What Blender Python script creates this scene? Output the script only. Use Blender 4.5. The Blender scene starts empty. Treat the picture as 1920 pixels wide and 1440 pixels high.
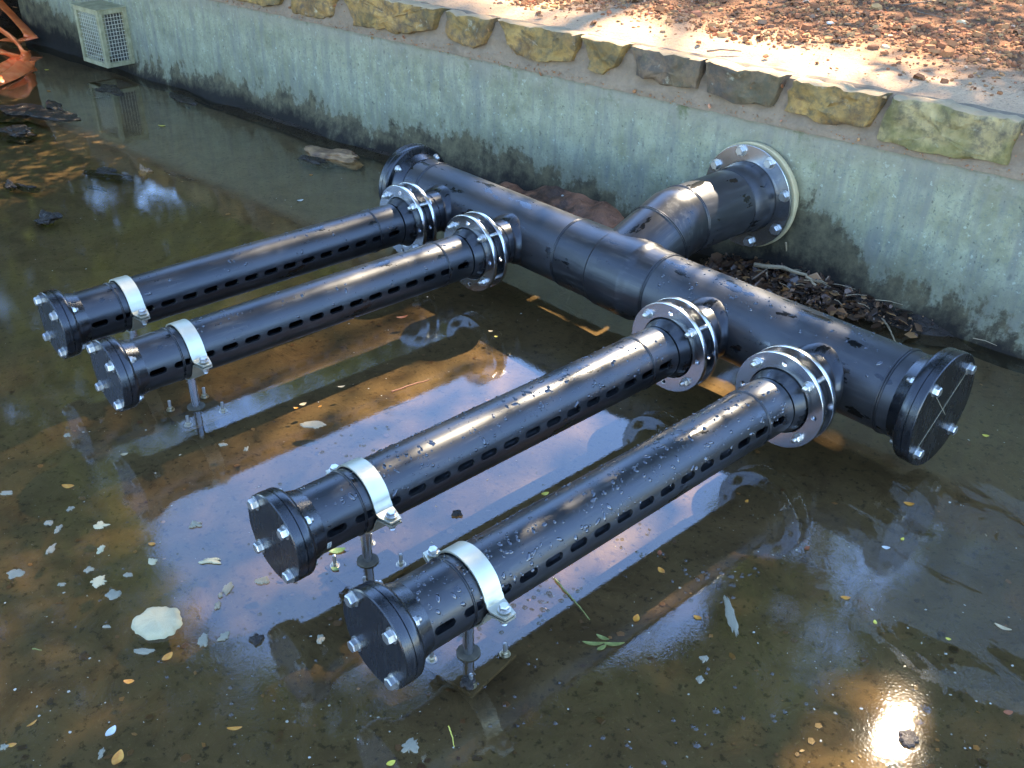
import bpy, bmesh, math, random
import numpy as np
from mathutils import Vector, Matrix, Quaternion, noise
random.seed(7); rng = np.random.default_rng(7)
SC = bpy.context.scene; COL = SC.collection

# ------------------------------------------------------------------ camera, light, exposure
CAM = Vector((2.1038, -3.0081, 2.0378)); F_PX = 1846.07
YAW, PITCH, ROLL = -0.8271, -0.5403, 0.0151
fw = Vector((math.sin(YAW)*math.cos(PITCH), math.cos(YAW)*math.cos(PITCH), math.sin(PITCH)))
rt = fw.cross(Vector((0, 0, 1))).normalized(); up = rt.cross(fw)
rt2 = math.cos(ROLL)*rt + math.sin(ROLL)*up; up2 = -math.sin(ROLL)*rt + math.cos(ROLL)*up
cd = bpy.data.cameras.new('camera'); cam = bpy.data.objects.new('camera', cd); COL.objects.link(cam)
cam.matrix_world = Matrix.Translation(CAM) @ Matrix((rt2, up2, -fw)).transposed().to_4x4()
cd.sensor_width = 36; cd.lens = 36*F_PX/1920; cd.clip_start = .05; cd.clip_end = 600
SC.camera = cam
SUN_AZ, SUN_EL = math.radians(-17.2), math.radians(45.9)
SUN = Vector((math.sin(SUN_AZ)*math.cos(SUN_EL), math.cos(SUN_AZ)*math.cos(SUN_EL), math.sin(SUN_EL)))
W = bpy.data.worlds.new('World'); SC.world = W; W.use_nodes = True
nt = W.node_tree; nt.nodes.clear()
sky = nt.nodes.new('ShaderNodeTexSky'); sky.sky_type = 'NISHITA'; sky.sun_disc = False
sky.sun_elevation = SUN_EL; sky.sun_rotation = SUN_AZ; sky.air_density = .75; sky.dust_density = 0; sky.ozone_density = 10.0
bg = nt.nodes.new('ShaderNodeBackground'); bg.inputs[1].default_value = 0.15
wo = nt.nodes.new('ShaderNodeOutputWorld')
nt.links.new(sky.outputs[0], bg.inputs[0]); nt.links.new(bg.outputs[0], wo.inputs[0])
sl = bpy.data.lights.new('sun', 'SUN'); sl.energy = 2.0; sl.angle = math.radians(.55); sl.color = (1, .97, .92)
so = bpy.data.objects.new('sun', sl); COL.objects.link(so); so.rotation_euler = (-SUN).to_track_quat('-Z', 'Y').to_euler()
so.location = SUN*30
SC.view_settings.view_transform = 'Standard'; SC.view_settings.look = 'None'
SC.view_settings.exposure = 3.6; SC.view_settings.use_white_balance = True; SC.view_settings.white_balance_temperature = 8200; SC.view_settings.white_balance_tint = 11; SC.view_settings.gamma = 1; SC.view_settings.use_curve_mapping = False
SC.render.engine = 'CYCLES'
SC.cycles.max_bounces = 10; SC.cycles.transparent_max_bounces = 12; SC.cycles.caustics_reflective = False; SC.cycles.caustics_refractive = False

# ------------------------------------------------------------------ helpers
def ray(px, py):
    return (fw*F_PX + rt2*(px-960) - up2*(py-720)).normalized()
def at(px, py, z=0.):
    d = ray(px, py); return CAM + d*((z-CAM.z)/d.z)
WY, WS = 1.0027, .1154                       # the wall face: y = WY + WS*x
WN = Vector((WS, -1, 0)).normalized(); WT = Vector((1, WS, 0)).normalized()
def wall_y(x): return WY + WS*x
def sub(o, parent):
    # re-hang a part under another part of the same thing, keeping its place
    o.parent = parent; o.matrix_basis = parent.matrix_basis.inverted() @ o.matrix_basis; return o
def tag(o, label=None, cat=None, group=None, kind=None):
    if label: o['label'] = label
    if cat: o['category'] = cat
    if group: o['group'] = group
    if kind: o['kind'] = kind
    return o
def link(name, me, mat, parent=None, mw=None):
    if mat is not None and not me.materials: me.materials.append(mat)
    o = bpy.data.objects.new(name, me); COL.objects.link(o)
    if mw is not None: o.matrix_world = mw
    if parent is not None:
        o.parent = parent
        if mw is not None: o.matrix_basis = mw
    return o
def empty(name, loc, label=None, cat=None, group=None):
    o = bpy.data.objects.new(name, None); COL.objects.link(o); o.location = loc; o.empty_display_size = .1
    return tag(o, label, cat, group)
def pydata(name, vs, fs, smooth=0.):
    me = bpy.data.meshes.new(name); me.from_pydata([tuple(v) for v in vs], [], fs); me.update()
    if smooth:
        me.polygons.foreach_set('use_smooth', [True]*len(me.polygons))
        me.set_sharp_from_angle(angle=math.radians(smooth))
    return me
def frame(o, a, x=None):
    """matrix with local z along a, origin o"""
    a = Vector(a).normalized()
    if x is None: x = Vector((0, 0, 1)) if abs(a.z) < .9 else Vector((1, 0, 0))
    x = Vector(x); y = a.cross(x).normalized(); x = y.cross(a)
    return Matrix.Translation(Vector(o)) @ Matrix((x, y, a)).transposed().to_4x4()
def lathe(name, prof, seg=64, smooth=35, closed=False, wob=0.):
    """profile [(z, r)] about local z; r==0 allowed at ends; closed profile makes a ring"""
    vs, fs, rows = [], [], []
    for (z, r) in prof:
        if r <= 1e-6: rows.append([len(vs)]); vs.append((0, 0, z)); continue
        row = []
        for k in range(seg):
            t = 2*math.pi*k/seg; rr = r*(1+wob*noise.noise(Vector((math.cos(t)*3, math.sin(t)*3, z*40))))
            row.append(len(vs)); vs.append((rr*math.cos(t), rr*math.sin(t), z))
        rows.append(row)
    n = len(rows)
    for i in range(n if closed else n-1):
        A, B = rows[i], rows[(i+1) % n]
        for k in range(seg):
            k2 = (k+1) % seg
            if len(A) == 1 and len(B) == 1: continue
            if len(A) == 1: fs.append((A[0], B[k], B[k2]))
            elif len(B) == 1: fs.append((A[k], B[0], A[k2]))
            else: fs.append((A[k], B[k], B[k2], A[k2]))
    me = pydata(name, vs, fs, 0)
    bm = bmesh.new(); bm.from_mesh(me); bmesh.ops.recalc_face_normals(bm, faces=bm.faces); bm.to_mesh(me); bm.free()
    me.polygons.foreach_set('use_smooth', [True]*len(me.polygons)); me.set_sharp_from_angle(angle=math.radians(smooth))
    return me
def plate(name, R, rin, holes, t, bev=.0012, n=72):
    """flat ring with round bolt holes, lying in local xy, thickness t centred"""
    cu = bpy.data.curves.new(name, 'CURVE'); cu.dimensions = '2D'; cu.fill_mode = 'BOTH'
    cu.extrude = max(t/2-bev, .0005); cu.bevel_depth = bev; cu.bevel_resolution = 1
    def ring(cx, cy, r, m):
        s = cu.splines.new('POLY'); s.points.add(m-1); s.use_cyclic_u = True
        for k in range(m):
            a = 2*math.pi*k/m; s.points[k].co = (cx+r*math.cos(a), cy+r*math.sin(a), 0, 1)
    ring(0, 0, R-bev, n)
    if rin: ring(0, 0, rin+bev, 56)
    for (x, y, r) in holes: ring(x, y, r, 16)
    o = bpy.data.objects.new('tmp', cu); COL.objects.link(o)
    me = bpy.data.meshes.new_from_object(o.evaluated_get(bpy.context.evaluated_depsgraph_get()))
    bpy.data.objects.remove(o); bpy.data.curves.remove(cu)
    me.name = name
    me.polygons.foreach_set('use_smooth', [True]*len(me.polygons)); me.set_sharp_from_angle(angle=math.radians(30))
    return me
def sweep(name, pts, rad, seg=8, smooth=50, cap=True):
    pts = [Vector(p) for p in pts]; vs, fs = [], []
    x = None
    for i, p in enumerate(pts):
        d = (pts[min(i+1, len(pts)-1)]-pts[max(i-1, 0)]).normalized()
        if x is None: x = d.orthogonal().normalized()
        x = (x - d*x.dot(d)).normalized(); y = d.cross(x)
        r = rad[i] if isinstance(rad, (list, tuple)) else rad
        for k in range(seg):
            t = 2*math.pi*k/seg; vs.append(p + (x*math.cos(t)+y*math.sin(t))*r)
    for i in range(len(pts)-1):
        for k in range(seg):
            a = i*seg+k; b = i*seg+(k+1) % seg; fs.append((a, b, b+seg, a+seg))
    if cap: fs.append(tuple(range(seg))[::-1]); fs.append(tuple(range((len(pts)-1)*seg, len(pts)*seg)))
    return pydata(name, vs, fs, smooth)
def joinme(name, items, smooth=0):
    """items: (mesh, matrix) merged into one mesh"""
    bm = bmesh.new()
    for me, m in items:
        t = me.copy(); t.transform(m); bm.from_mesh(t); bpy.data.meshes.remove(t)
    me = bpy.data.meshes.new(name); bm.to_mesh(me); bm.free()
    if smooth:
        me.polygons.foreach_set('use_smooth', [True]*len(me.polygons)); me.set_sharp_from_angle(angle=math.radians(smooth))
    return me
def boxme(name, x0, x1, y0, y1, z0, z1, bev=0.):
    bm = bmesh.new(); bmesh.ops.create_cube(bm, size=1)
    for v in bm.verts: v.co = Vector(((x0+x1)/2+v.co.x*(x1-x0), (y0+y1)/2+v.co.y*(y1-y0), (z0+z1)/2+v.co.z*(z1-z0)))
    if bev: bmesh.ops.bevel(bm, geom=bm.edges[:], offset=bev, segments=2, profile=.5, affect='EDGES')
    me = bpy.data.meshes.new(name); bm.to_mesh(me); bm.free(); return me

# ------------------------------------------------------------------ materials
class NT:
    def __init__(s, name):
        s.m = bpy.data.materials.new(name); s.m.use_nodes = True; s.t = s.m.node_tree
        s.b = s.t.nodes['Principled BSDF']; s.o = s.t.nodes['Material Output']
        s.tc = s.t.nodes.new('ShaderNodeTexCoord')
    def n(s, k, **kw):
        nd = s.t.nodes.new('ShaderNode'+k)
        for a, v in kw.items(): setattr(nd, a, v)
        return nd
    def l(s, a, b): s.t.links.new(a, b); return b
    def mapping(s, scale=(1, 1, 1), src='Object', rot=(0, 0, 0), loc=(0, 0, 0)):
        mp = s.n('Mapping'); mp.inputs['Scale'].default_value = scale; mp.inputs['Rotation'].default_value = rot
        mp.inputs['Location'].default_value = loc; s.l(s.tc.outputs[src], mp.inputs[0]); return mp.outputs[0]
    def noise(s, scale, detail=4, rough=.55, vec=None, dist=0.):
        x = s.n('TexNoise'); x.inputs['Scale'].default_value = scale; x.inputs['Detail'].default_value = detail
        x.inputs['Roughness'].default_value = rough; x.inputs['Distortion'].default_value = dist
        s.l(vec if vec is not None else s.tc.outputs['Object'], x.inputs['Vector']); return x.outputs['Fac']
    def vor(s, scale, vec=None, feat='F1', out='Distance', rand=1.):
        x = s.n('TexVoronoi', feature=feat); x.inputs['Scale'].default_value = scale; x.inputs['Randomness'].default_value = rand
        s.l(vec if vec is not None else s.tc.outputs['Object'], x.inputs['Vector']); return x.outputs[out]
    def ramp(s, fac, stops, interp='LINEAR'):
        r = s.n('ValToRGB'); e = r.color_ramp.elements; r.color_ramp.interpolation = interp
        while len(e) < len(stops): e.new(.5)
        for i, (p, c) in enumerate(stops):
            e[i].position = p
            e[i].color = (c, c, c, 1) if isinstance(c, (int, float)) else (*c, 1)
        s.l(fac, r.inputs[0]); return r.outputs[0]
    def mix(s, fac, a, b, mode='MIX'):
        x = s.n('Mix', data_type='RGBA', blend_type=mode)
        for v, i in ((fac, 0), (a, 6), (b, 7)):
            if isinstance(v, (int, float)): x.inputs[i].default_value = v if i == 0 else (v, v, v, 1)
            elif isinstance(v, tuple): x.inputs[i].default_value = (*v, 1)
            else: s.l(v, x.inputs[i])
        return x.outputs[2]
    def math(s, op, a, b=None, c=None):
        x = s.n('Math', operation=op)
        for i, v in enumerate((a, b, c)):
            if v is None: continue
            if isinstance(v, (int, float)): x.inputs[i].default_value = v
            else: s.l(v, x.inputs[i])
        return x.outputs[0]
    def bump(s, h, strength=.3, dist=.01, prev=None):
        x = s.n('Bump'); x.inputs['Strength'].default_value = strength; x.inputs['Distance'].default_value = dist
        s.l(h, x.inputs['Height'])
        if prev is not None: s.l(prev, x.inputs['Normal'])
        return x.outputs[0]
    def set(s, **kw):
        for k, v in kw.items():
            i = s.b.inputs[k.replace('_', ' ')]
            if isinstance(v, (int, float)): i.default_value = v
            elif isinstance(v, tuple): i.default_value = (*v, 1) if len(v) == 3 else v
            else: s.l(v, i)
        return s.m
def mat_hdpe(name, base=.008, rough=.3, dust=.4, axis=2, scratch=1., wet=0., wth=.575):
    s = NT(name)
    st = [22, 22, 22]; st[axis] = 1.6
    streak = s.noise(3.2, 6, .65, s.mapping(tuple(st)))
    blot = s.noise(7, 6, .6, dist=.4)
    fine = s.noise(90, 3, .6)
    d = s.math('MULTIPLY', s.ramp(streak, [(.48, 0.), (.75, 1.)]), s.ramp(blot, [(.42, 0.), (.7, 1.)]))
    sc = s.ramp(s.noise(30, 2, .5, s.mapping(tuple([14 if i != axis else .5 for i in range(3)]), rot=(.2, .15, .1))), [(.69, 0.), (.72, 1.)])
    d2 = s.math('ADD', s.math('MULTIPLY', d, dust), s.math('MULTIPLY', sc, .12*scratch))
    c = s.mix(d2, (base, base, base*1.05), (.15, .14, .12))
    if wet:
        wm = s.ramp(s.noise(5.5, 5, .62, s.mapping(tuple(2.4 if i != axis else 1. for i in range(3)))), [(wth-.015, 0.), (wth+.01, 1.)])
        gl_ = s.ramp(s.noise(3, 4, .6), [(.3, .2), (.7, 1.)])
        c = s.mix(s.math('MULTIPLY', gl_, wet), c, (.05, .048, .046)); c = s.mix(wm, c, (.004, .004, .004))
    r = s.math('ADD', rough-.06, s.math('ADD', s.math('MULTIPLY', blot, .16), s.math('MULTIPLY', d, .25)))
    nb = s.bump(streak, .12, .002); nb = s.bump(fine, .06, .0008, nb)
    if wet: r = s.mix(wm, r, .19)
    return s.set(Base_Color=c, Roughness=r, Normal=nb, Specular_IOR_Level=.62)
M = {}
M['hdpe'] = mat_hdpe('black_polyethylene', .006, .31, .55, wet=.16, wth=.63)
M['hdpe_dull'] = mat_hdpe('dull_black_polyethylene', .008, .36, .4, axis=2, wet=.6, wth=.59)
M['hdpe_cap'] = mat_hdpe('scuffed_black_plate', .006, .24, .28, axis=0)
def steel(name, base, rough, aniso=0., dirt=.2):
    s = NT(name); n1 = s.noise(14, 5, .6); n2 = s.noise(160, 2, .5, s.mapping((1, 1, .15)))
    c = s.mix(s.ramp(n1, [(.45, 0.), (.8, 1.)]), base, tuple(v*(1-dirt*2) for v in base))
    return s.set(Base_Color=c, Metallic=1., Roughness=s.math('ADD', rough-.05, s.math('MULTIPLY', n1, .14)), Normal=s.bump(n2, .04, .0003))
M['steel'] = steel('machined_steel', (.60, .61, .62), .2, dirt=.08)
M['bolt'] = steel('zinc_bolt', (.60, .58, .53), .36)
M['strap'] = steel('satin_stainless', (.62, .58, .44), .5, dirt=.08)
s = NT('gasket'); M['gasket'] = s.set(Base_Color=s.mix(s.noise(20, 5), (.36, .26, .12), (.56, .46, .27)), Roughness=.7, Normal=s.bump(s.noise(60), .4, .003))
s = NT('drops'); M['drop'] = s.set(Base_Color=(.01, .01, .012), Roughness=.03, Specular_IOR_Level=.8, Coat_Weight=.6, Coat_Roughness=.02)
s = NT('tag_paper'); M['tagp'] = s.set(Base_Color=(.7, .68, .55), Roughness=.6)
s = NT('tag_ink'); M['ink'] = s.set(Base_Color=(.05, .05, .05), Roughness=.6)

# wall render coat
s = NT('green_render')
pos = s.n('SeparateXYZ'); s.l(s.tc.outputs['Object'], pos.inputs[0])
big = s.noise(1.6, 6, .6); med = s.noise(9, 8, .68); fine = s.noise(70, 5, .7)
streak = s.noise(1, 5, .65, s.mapping((16, 16, 2.2)))
c = s.mix(s.ramp(med, [(.32, 0.), (.68, 1.)]), (.155, .145, .080), (.325, .315, .195))
c = s.mix(s.ramp(big, [(.4, 0.), (.65, .55)]), c, (.28, .275, .18))
c = s.mix(s.ramp(streak, [(.46, 0.), (.66, .8)]), c, (.17, .165, .13))
c = s.mix(s.ramp(fine, [(.36, .7), (.46, 0.)]), c, (.13, .15, .12))
c = s.mix(s.ramp(s.noise(55, 2, .5, s.mapping((1, 1, .6))), [(.67, 0.), (.73, .6)]), c, (.06, .055, .045))
c = s.mix(s.math('MULTIPLY', s.ramp(s.vor(14, s.mapping((1, 1, .55))), [(.06, .6), (.16, 0.)]), s.ramp(s.noise(2.3, 4, .6), [(.45, 0.), (.6, 1.)])), c, (.09, .085, .07))
c = s.mix(s.ramp(s.noise(38, 3, .6), [(.63, 0.), (.72, .6)]), c, (.40, .43, .31))
# stain height along the wall
hx = s.math('DIVIDE', s.math('ADD', pos.outputs[0], 8.5), 11.5)
def hp(x): return (x+8.5)/11.5
hr = s.ramp(hx, [(0, .35), (hp(-7.6), .42), (hp(-6.6), .2), (hp(-5.6), .12), (hp(-4.9), .26), (hp(-4.3), .22), (hp(-3.2), .17), (hp(-2.4), .28), (hp(-1.8), .25), (hp(-1.1), .13), (hp(-.6), .16), (hp(-.2), .42), (hp(-.02), .36), (hp(.18), .16), (hp(.7), .10), (hp(1.2), .16), (hp(2.4), .1)])
edge = s.math('ADD', s.math('MULTIPLY', s.math('SUBTRACT', s.math('ADD', s.math('MULTIPLY', s.noise(3.4, 8, .72, s.mapping((1, 1, .8)), dist=.3), .62), s.math('MULTIPLY', s.noise(9, 6, .65, s.mapping((1, 1, .32))), .38)), .5), .95), s.math('MULTIPLY', s.math('SUBTRACT', s.noise(34, 4, .7), .5), .16))
hh = s.math('SUBTRACT', s.math('ADD', hr, edge), pos.outputs[2])
mh = s.ramp(s.math('ADD', hh, .5), [(.36, 0.), (.52, .55)]); c = s.mix(mh, c, (.16, .145, .085))
m1 = s.ramp(s.math('ADD', hh, .5), [(.49, 0.), (.545, .9)])
c = s.mix(m1, c, s.mix(s.ramp(s.noise(13, 6, .7), [(.35, 0.), (.65, 1.)]), (.032, .024, .014), (.14, .11, .055)))
hh2 = s.math('SUBTRACT', s.math('ADD', s.math('MULTIPLY', hr, .42), s.math('MULTIPLY', edge, .5)), pos.outputs[2])
m2 = s.ramp(s.math('ADD', hh2, .5), [(.46, 0.), (.54, .95)])
c = s.mix(m2, c, (.014, .011, .008))
# grime and earth washed down under the mortar
top = s.ramp(s.math('ADD', pos.outputs[2], s.math('MULTIPLY', edge, .22)), [(.60, 0.), (.74, .75)])
c = s.mix(top, c, s.mix(s.noise(30, 4), (.16, .14, .09), (.30, .24, .17)))
moss = s.math('MULTIPLY', s.ramp(s.math('ADD', pos.outputs[2], s.math('MULTIPLY', edge, .5)), [(.55, 0.), (.72, 1.)]), s.ramp(s.noise(7, 5, .7), [(.58, 0.), (.68, .6)]))
c = s.mix(moss, c, (.07, .085, .02))
wet = s.math('MAXIMUM', m1, m2)
M['render'] = s.set(Base_Color=c, Roughness=s.math('SUBTRACT', .88, s.math('MULTIPLY', wet, .1)), Specular_IOR_Level=.2, Normal=s.bump(fine, .5, .004, s.bump(med, .35, .012)))

def stone_mat(name, a, b, moss_amt):
    s = NT(name); n1 = s.noise(5, 7, .68, dist=.6); n2 = s.noise(22, 6, .7); n3 = s.noise(3.5, 5, .6)
    geo = s.n('NewGeometry'); sp = s.n('SeparateXYZ'); s.l(geo.outputs['Normal'], sp.inputs[0])
    oi = s.n('ObjectInfo')
    c = s.mix(s.ramp(n1, [(.35, 0.), (.65, 1.)]), a, b)
    c = s.mix(s.ramp(n2, [(.45, 0.), (.62, .75)]), c, (.06, .05, .035))
    c = s.mix(s.math('MULTIPLY', s.ramp(n3, [(.45, 0.), (.58, 1.)]), moss_amt), c, s.mix(n2, (.06, .055, .008), (.21, .17, .03)))
    c = s.mix(s.ramp(s.noise(13, 5, .7), [(.62, 0.), (.72, .5)]), c, (.46, .42, .28))
    sand = s.ramp(s.math('ADD', sp.outputs[2], s.math('MULTIPLY', s.math('SUBTRACT', n2, .5), .5)), [(.72, 0.), (.92, 1.)])
    c = s.mix(sand, c, s.mix(n2, (.34, .20, .09), (.50, .33, .17)))
    return s.set(Base_Color=c, Roughness=.85, Normal=s.bump(n2, .8, .012, s.bump(n1, .6, .02)))
M['st1'] = stone_mat('yellow_sandstone', (.13, .065, .022), (.44, .24, .065), .22)
M['st2'] = stone_mat('brown_sandstone', (.07, .045, .028), (.22, .13, .065), .2)
M['st3'] = stone_mat('mossy_sandstone', (.22, .16, .07), (.48, .34, .14), .6)
s = NT('mortar'); n1 = s.noise(10, 7, .65); n2 = s.noise(70, 4, .65)
M['mortar'] = s.set(Base_Color=s.mix(n1, (.12, .08, .045), s.mix(n2, (.40, .27, .16), (.24, .155, .09))), Roughness=.9, Normal=s.bump(n2, .6, .006, s.bump(n1, .5, .015)))
s = NT('bank_earth'); n1 = s.noise(1.4, 6, .6); n2 = s.noise(14, 7, .7); n3 = s.noise(80, 4, .7)
ps = s.n('SeparateXYZ'); s.l(s.tc.outputs['Object'], ps.inputs[0])
back = s.ramp(s.math('ADD', s.math('SUBTRACT', s.math('SUBTRACT', ps.outputs[1], s.math('MULTIPLY', ps.outputs[0], .115)), 1.0), s.math('MULTIPLY', s.math('SUBTRACT', n1, .5), 1.2)), [(.45, 0.), (.95, 1.)])
sandc = s.mix(n2, (.54, .29, .155), (.74, .46, .26)); loam = s.mix(n2, (.13, .055, .028), (.32, .155, .08))
c = s.mix(back, sandc, loam); c = s.mix(s.ramp(n3, [(.3, .6), (.45, 0.)]), c, (.09, .06, .045))
M['earth'] = s.set(Base_Color=c, Roughness=.95, Specular_IOR_Level=.1, Normal=s.bump(n3, .8, .008, s.bump(n2, .8, .03)))
s = NT('chips'); g = s.n('NewGeometry'); n2 = s.noise(60, 4)
c = s.ramp(g.outputs['Random Per Island'], [(0, (.13, .045, .02)), (.18, (.28, .09, .035)), (.36, (.42, .17, .06)), (.5, (.18, .08, .045)), (.62, (.50, .25, .085)), (.74, (.33, .11, .05)), (.86, (.56, .31, .12)), (.93, (.14, .10, .08)), (.98, (.65, .14, .04)), (1, (.7, .52, .34))])
M['chips'] = s.set(Base_Color=s.mix(.35, c, s.mix(n2, (.12, .05, .025), (.42, .22, .11))), Roughness=.9, Specular_IOR_Level=.15)
s = NT('wet_dead_leaves'); g = s.n('NewGeometry')
M['wetleaf'] = s.set(Base_Color=s.ramp(g.outputs['Random Per Island'], [(0, (.03, .018, .012)), (.5, (.08, .04, .022)), (.8, (.16, .075, .035)), (.95, (.30, .14, .05)), (1, (.4, .2, .08))]), Roughness=.4)
s = NT('twig'); M['twig'] = s.set(Base_Color=s.mix(s.noise(30), (.06, .04, .028), (.20, .14, .09)), Roughness=.8)
s = NT('twig_pale'); M['twigp'] = s.set(Base_Color=s.mix(s.noise(40), (.25, .17, .09), (.42, .31, .18)), Roughness=.8)

# pond floor
s = NT('silt'); n1 = s.noise(1.1, 6, .6, dist=.5); n2 = s.noise(6, 7, .68, dist=.8); n3 = s.noise(70, 4, .7); n4 = s.noise(2.6, 5, .6, s.mapping((1, .35, 1), rot=(0, 0, .5)))
c = s.mix(s.ramp(n1, [(.4, 0.), (.62, 1.)]), (.132, .086, .048), (.116, .084, .045))
c = s.mix(s.ramp(n2, [(.42, 0.), (.66, .8)]), c, (.066, .040, .021))
c = s.mix(s.ramp(n4, [(.56, 0.), (.66, .45)]), c, (.135, .104, .058))
c = s.mix(s.ramp(n3, [(.60, 0.), (.70, .5)]), c, (.20, .165, .10))
c = s.mix(s.ramp(s.noise(38, 5, .7), [(.36, .7), (.44, 0.)]), c, (.016, .011, .007))
M['silt'] = s.set(Base_Color=c, Roughness=.9, Normal=s.bump(n2, .5, .02, s.bump(n3, .4, .003)))
s = NT('wet_mud'); n1 = s.noise(9, 7, .7); n2 = s.noise(50, 5, .7)
M['mud'] = s.set(Base_Color=s.mix(n1, (.012, .008, .005), (.05, .034, .022)), Roughness=s.ramp(n2, [(.35, .15), (.65, .7)]), Specular_IOR_Level=.35, Normal=s.bump(n2, .9, .008, s.bump(n1, .8, .02)))
s = NT('red_mud'); n1 = s.noise(7, 7, .7); n2 = s.noise(50, 5, .7)
M['redmud'] = s.set(Base_Color=s.mix(s.ramp(n1, [(.4, 0.), (.6, 1.)]), (.07, .033, .018), (.32, .125, .06)), Roughness=s.ramp(n2, [(.35, .3), (.65, .7)]), Normal=s.bump(n2, .8, .006, s.bump(n1, .8, .02)))

# water: transparent where one looks in, mirror-like by Fresnel; thin scum film in drifting shapes
s = NT('pond_water'); s.t.nodes.remove(s.b)
w1 = s.noise(2.2, 3, .5); w2 = s.noise(26, 3, .6); w3 = s.noise(130, 2, .5)
nb = s.bump(w1, .10, .006); nb = s.bump(w2, .09, .0015, nb); nb = s.bump(w3, .17, .0005, nb)
def schlick(s, f0, nrm=None):
    g = s.n('NewGeometry'); d = s.n('VectorMath', operation='DOT_PRODUCT'); s.l(g.outputs['Incoming'], d.inputs[0]); s.l(nrm if nrm is not None else g.outputs['Normal'], d.inputs[1])
    k = s.math('POWER', s.math('SUBTRACT', 1., s.math('MINIMUM', s.math('ABSOLUTE', d.outputs['Value']), 1.)), 5.)
    return s.math('ADD', f0, s.math('MULTIPLY', k, 1-f0))
frv = schlick(s, .064, nb)
gl = s.n('BsdfGlossy'); gl.inputs['Roughness'].default_value = .012; s.l(nb, gl.inputs['Normal']); gl.inputs['Color'].default_value = (1, 1, 1, 1)
gb = s.n('BsdfGlossy'); gb.inputs['Roughness'].default_value = .065; s.l(nb, gb.inputs['Normal'])
gm_ = s.n('MixShader'); gm_.inputs[0].default_value = .008; s.l(gl.outputs[0], gm_.inputs[1]); s.l(gb.outputs[0], gm_.inputs[2]); gl = gm_
tr = s.n('BsdfTransparent'); tr.inputs['Color'].default_value = (.86, .76, .58, 1)
mx = s.n('MixShader'); s.l(frv, mx.inputs[0]); s.l(tr.outputs[0], mx.inputs[1]); s.l(gl.outputs[0], mx.inputs[2])
film = s.n('BsdfDiffuse'); film.inputs['Color'].default_value = (.30, .27, .22, 1)
fn = s.noise(2.1, 5, .6, s.mapping((1, 1.8, 1), rot=(0, 0, .9)), dist=1.6)
gd = s.n('VectorMath', operation='DISTANCE'); s.l(s.tc.outputs['Object'], gd.inputs[0]); gd.inputs[1].default_value = (1.45, -.38, 0)
fn = s.math('ADD', fn, s.ramp(gd.outputs['Value'], [(.15, .26), (.62, 0.)])); fn = s.math('SUBTRACT', fn, s.ramp(gd.outputs['Value'], [(.5, 0.), (.8, .4)]))
ff = s.math('MULTIPLY', s.ramp(fn, [(.58, 0.), (.60, .7)]), s.math('ADD', .10, s.math('MULTIPLY', s.ramp(s.noise(160, 3, .7), [(.4, 0.), (.7, 1.)]), .22)))
dust = s.ramp(s.noise(330, 2, .6), [(.70, 0.), (.76, .55)])
ff = s.math('MAXIMUM', ff, s.math('MULTIPLY', dust, s.ramp(s.noise(2.2, 4, .6), [(.42, 0.), (.6, .7)])))
mx2 = s.n('MixShader'); s.l(ff, mx2.inputs[0]); s.l(mx.outputs[0], mx2.inputs[1]); s.l(film.outputs[0], mx2.inputs[2])
s.l(mx2.outputs[0], s.o.inputs[0]); M['water'] = s.m

def simple(name, a, b, rough=.6, sc=40, trans=0., bump=.2, **kw):
    s = NT(name); n = s.noise(sc, 5, .6)
    return s.set(Base_Color=s.mix(s.ramp(n, [(.35, 0.), (.65, 1.)]), a, b), Roughness=rough, Normal=s.bump(n, bump, .002), **kw)
M['foam'] = simple('dry_foam', (.40, .32, .16), (.56, .47, .28), .8, 60, bump=.6)
M['foamg'] = simple('grey_foam', (.20, .165, .10), (.34, .29, .19), .8, 80, bump=.6)
M['orange'] = simple('orange_leaf', (.55, .16, .015), (.70, .30, .04), .5)
M['yellow'] = simple('yellow_leaf', (.62, .45, .04), (.72, .58, .10), .5)
M['tan'] = simple('tan_leaf', (.42, .28, .13), (.55, .40, .22), .6)
M['redleaf'] = simple('rust_leaf', (.22, .05, .015), (.34, .10, .03), .6)
M['greenl'] = simple('green_leaf', (.16, .26, .05), (.28, .36, .10), .45)
M['olive'] = simple('olive_sprig', (.14, .15, .03), (.28, .26, .07), .5)
M['petal'] = simple('pale_petal', (.5, .47, .38), (.62, .6, .52), .5)
M['hose'] = simple('orange_hose', (.85, .13, .03), (.95, .24, .07), .4, 12)
M['cage'] = simple('painted_cage', (.22, .19, .09), (.36, .31, .17), .7, 18)
M['cageshade'] = simple('cage_interior_shade', (.03, .028, .02), (.08, .07, .05), .8, 12)  # dark colour carries the shade inside the cage
M['wire'] = simple('galvanised_wire', (.40, .36, .24), (.52, .47, .34), .5, 30)
M['bark'] = simple('bark', (.05, .04, .03), (.14, .11, .08), .9, 14, bump=.8)
M['rockm'] = simple('brown_rock', (.12, .06, .03), (.36, .20, .09), .7, 14, bump=.9)
def leafmat(name, a, b):
    s = NT(name); s.t.nodes.remove(s.b); g = s.n('NewGeometry')
    c = s.mix(g.outputs['Random Per Island'], a, b)
    d = s.n('BsdfDiffuse'); t = s.n('BsdfTranslucent'); s.l(c, d.inputs[0]); s.l(s.mix(.5, c, (.22, .30, .04)), t.inputs[0])
    m = s.n('MixShader'); m.inputs[0].default_value = .45; s.l(d.outputs[0], m.inputs[1]); s.l(t.outputs[0], m.inputs[2]); s.l(m.outputs[0], s.o.inputs[0]); return s.m
M['leaf1'] = leafmat('broad_leaves', (.035, .06, .015), (.09, .12, .03))
M['leaf2'] = leafmat('yellow_green_leaves', (.07, .10, .02), (.16, .18, .04))

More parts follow.
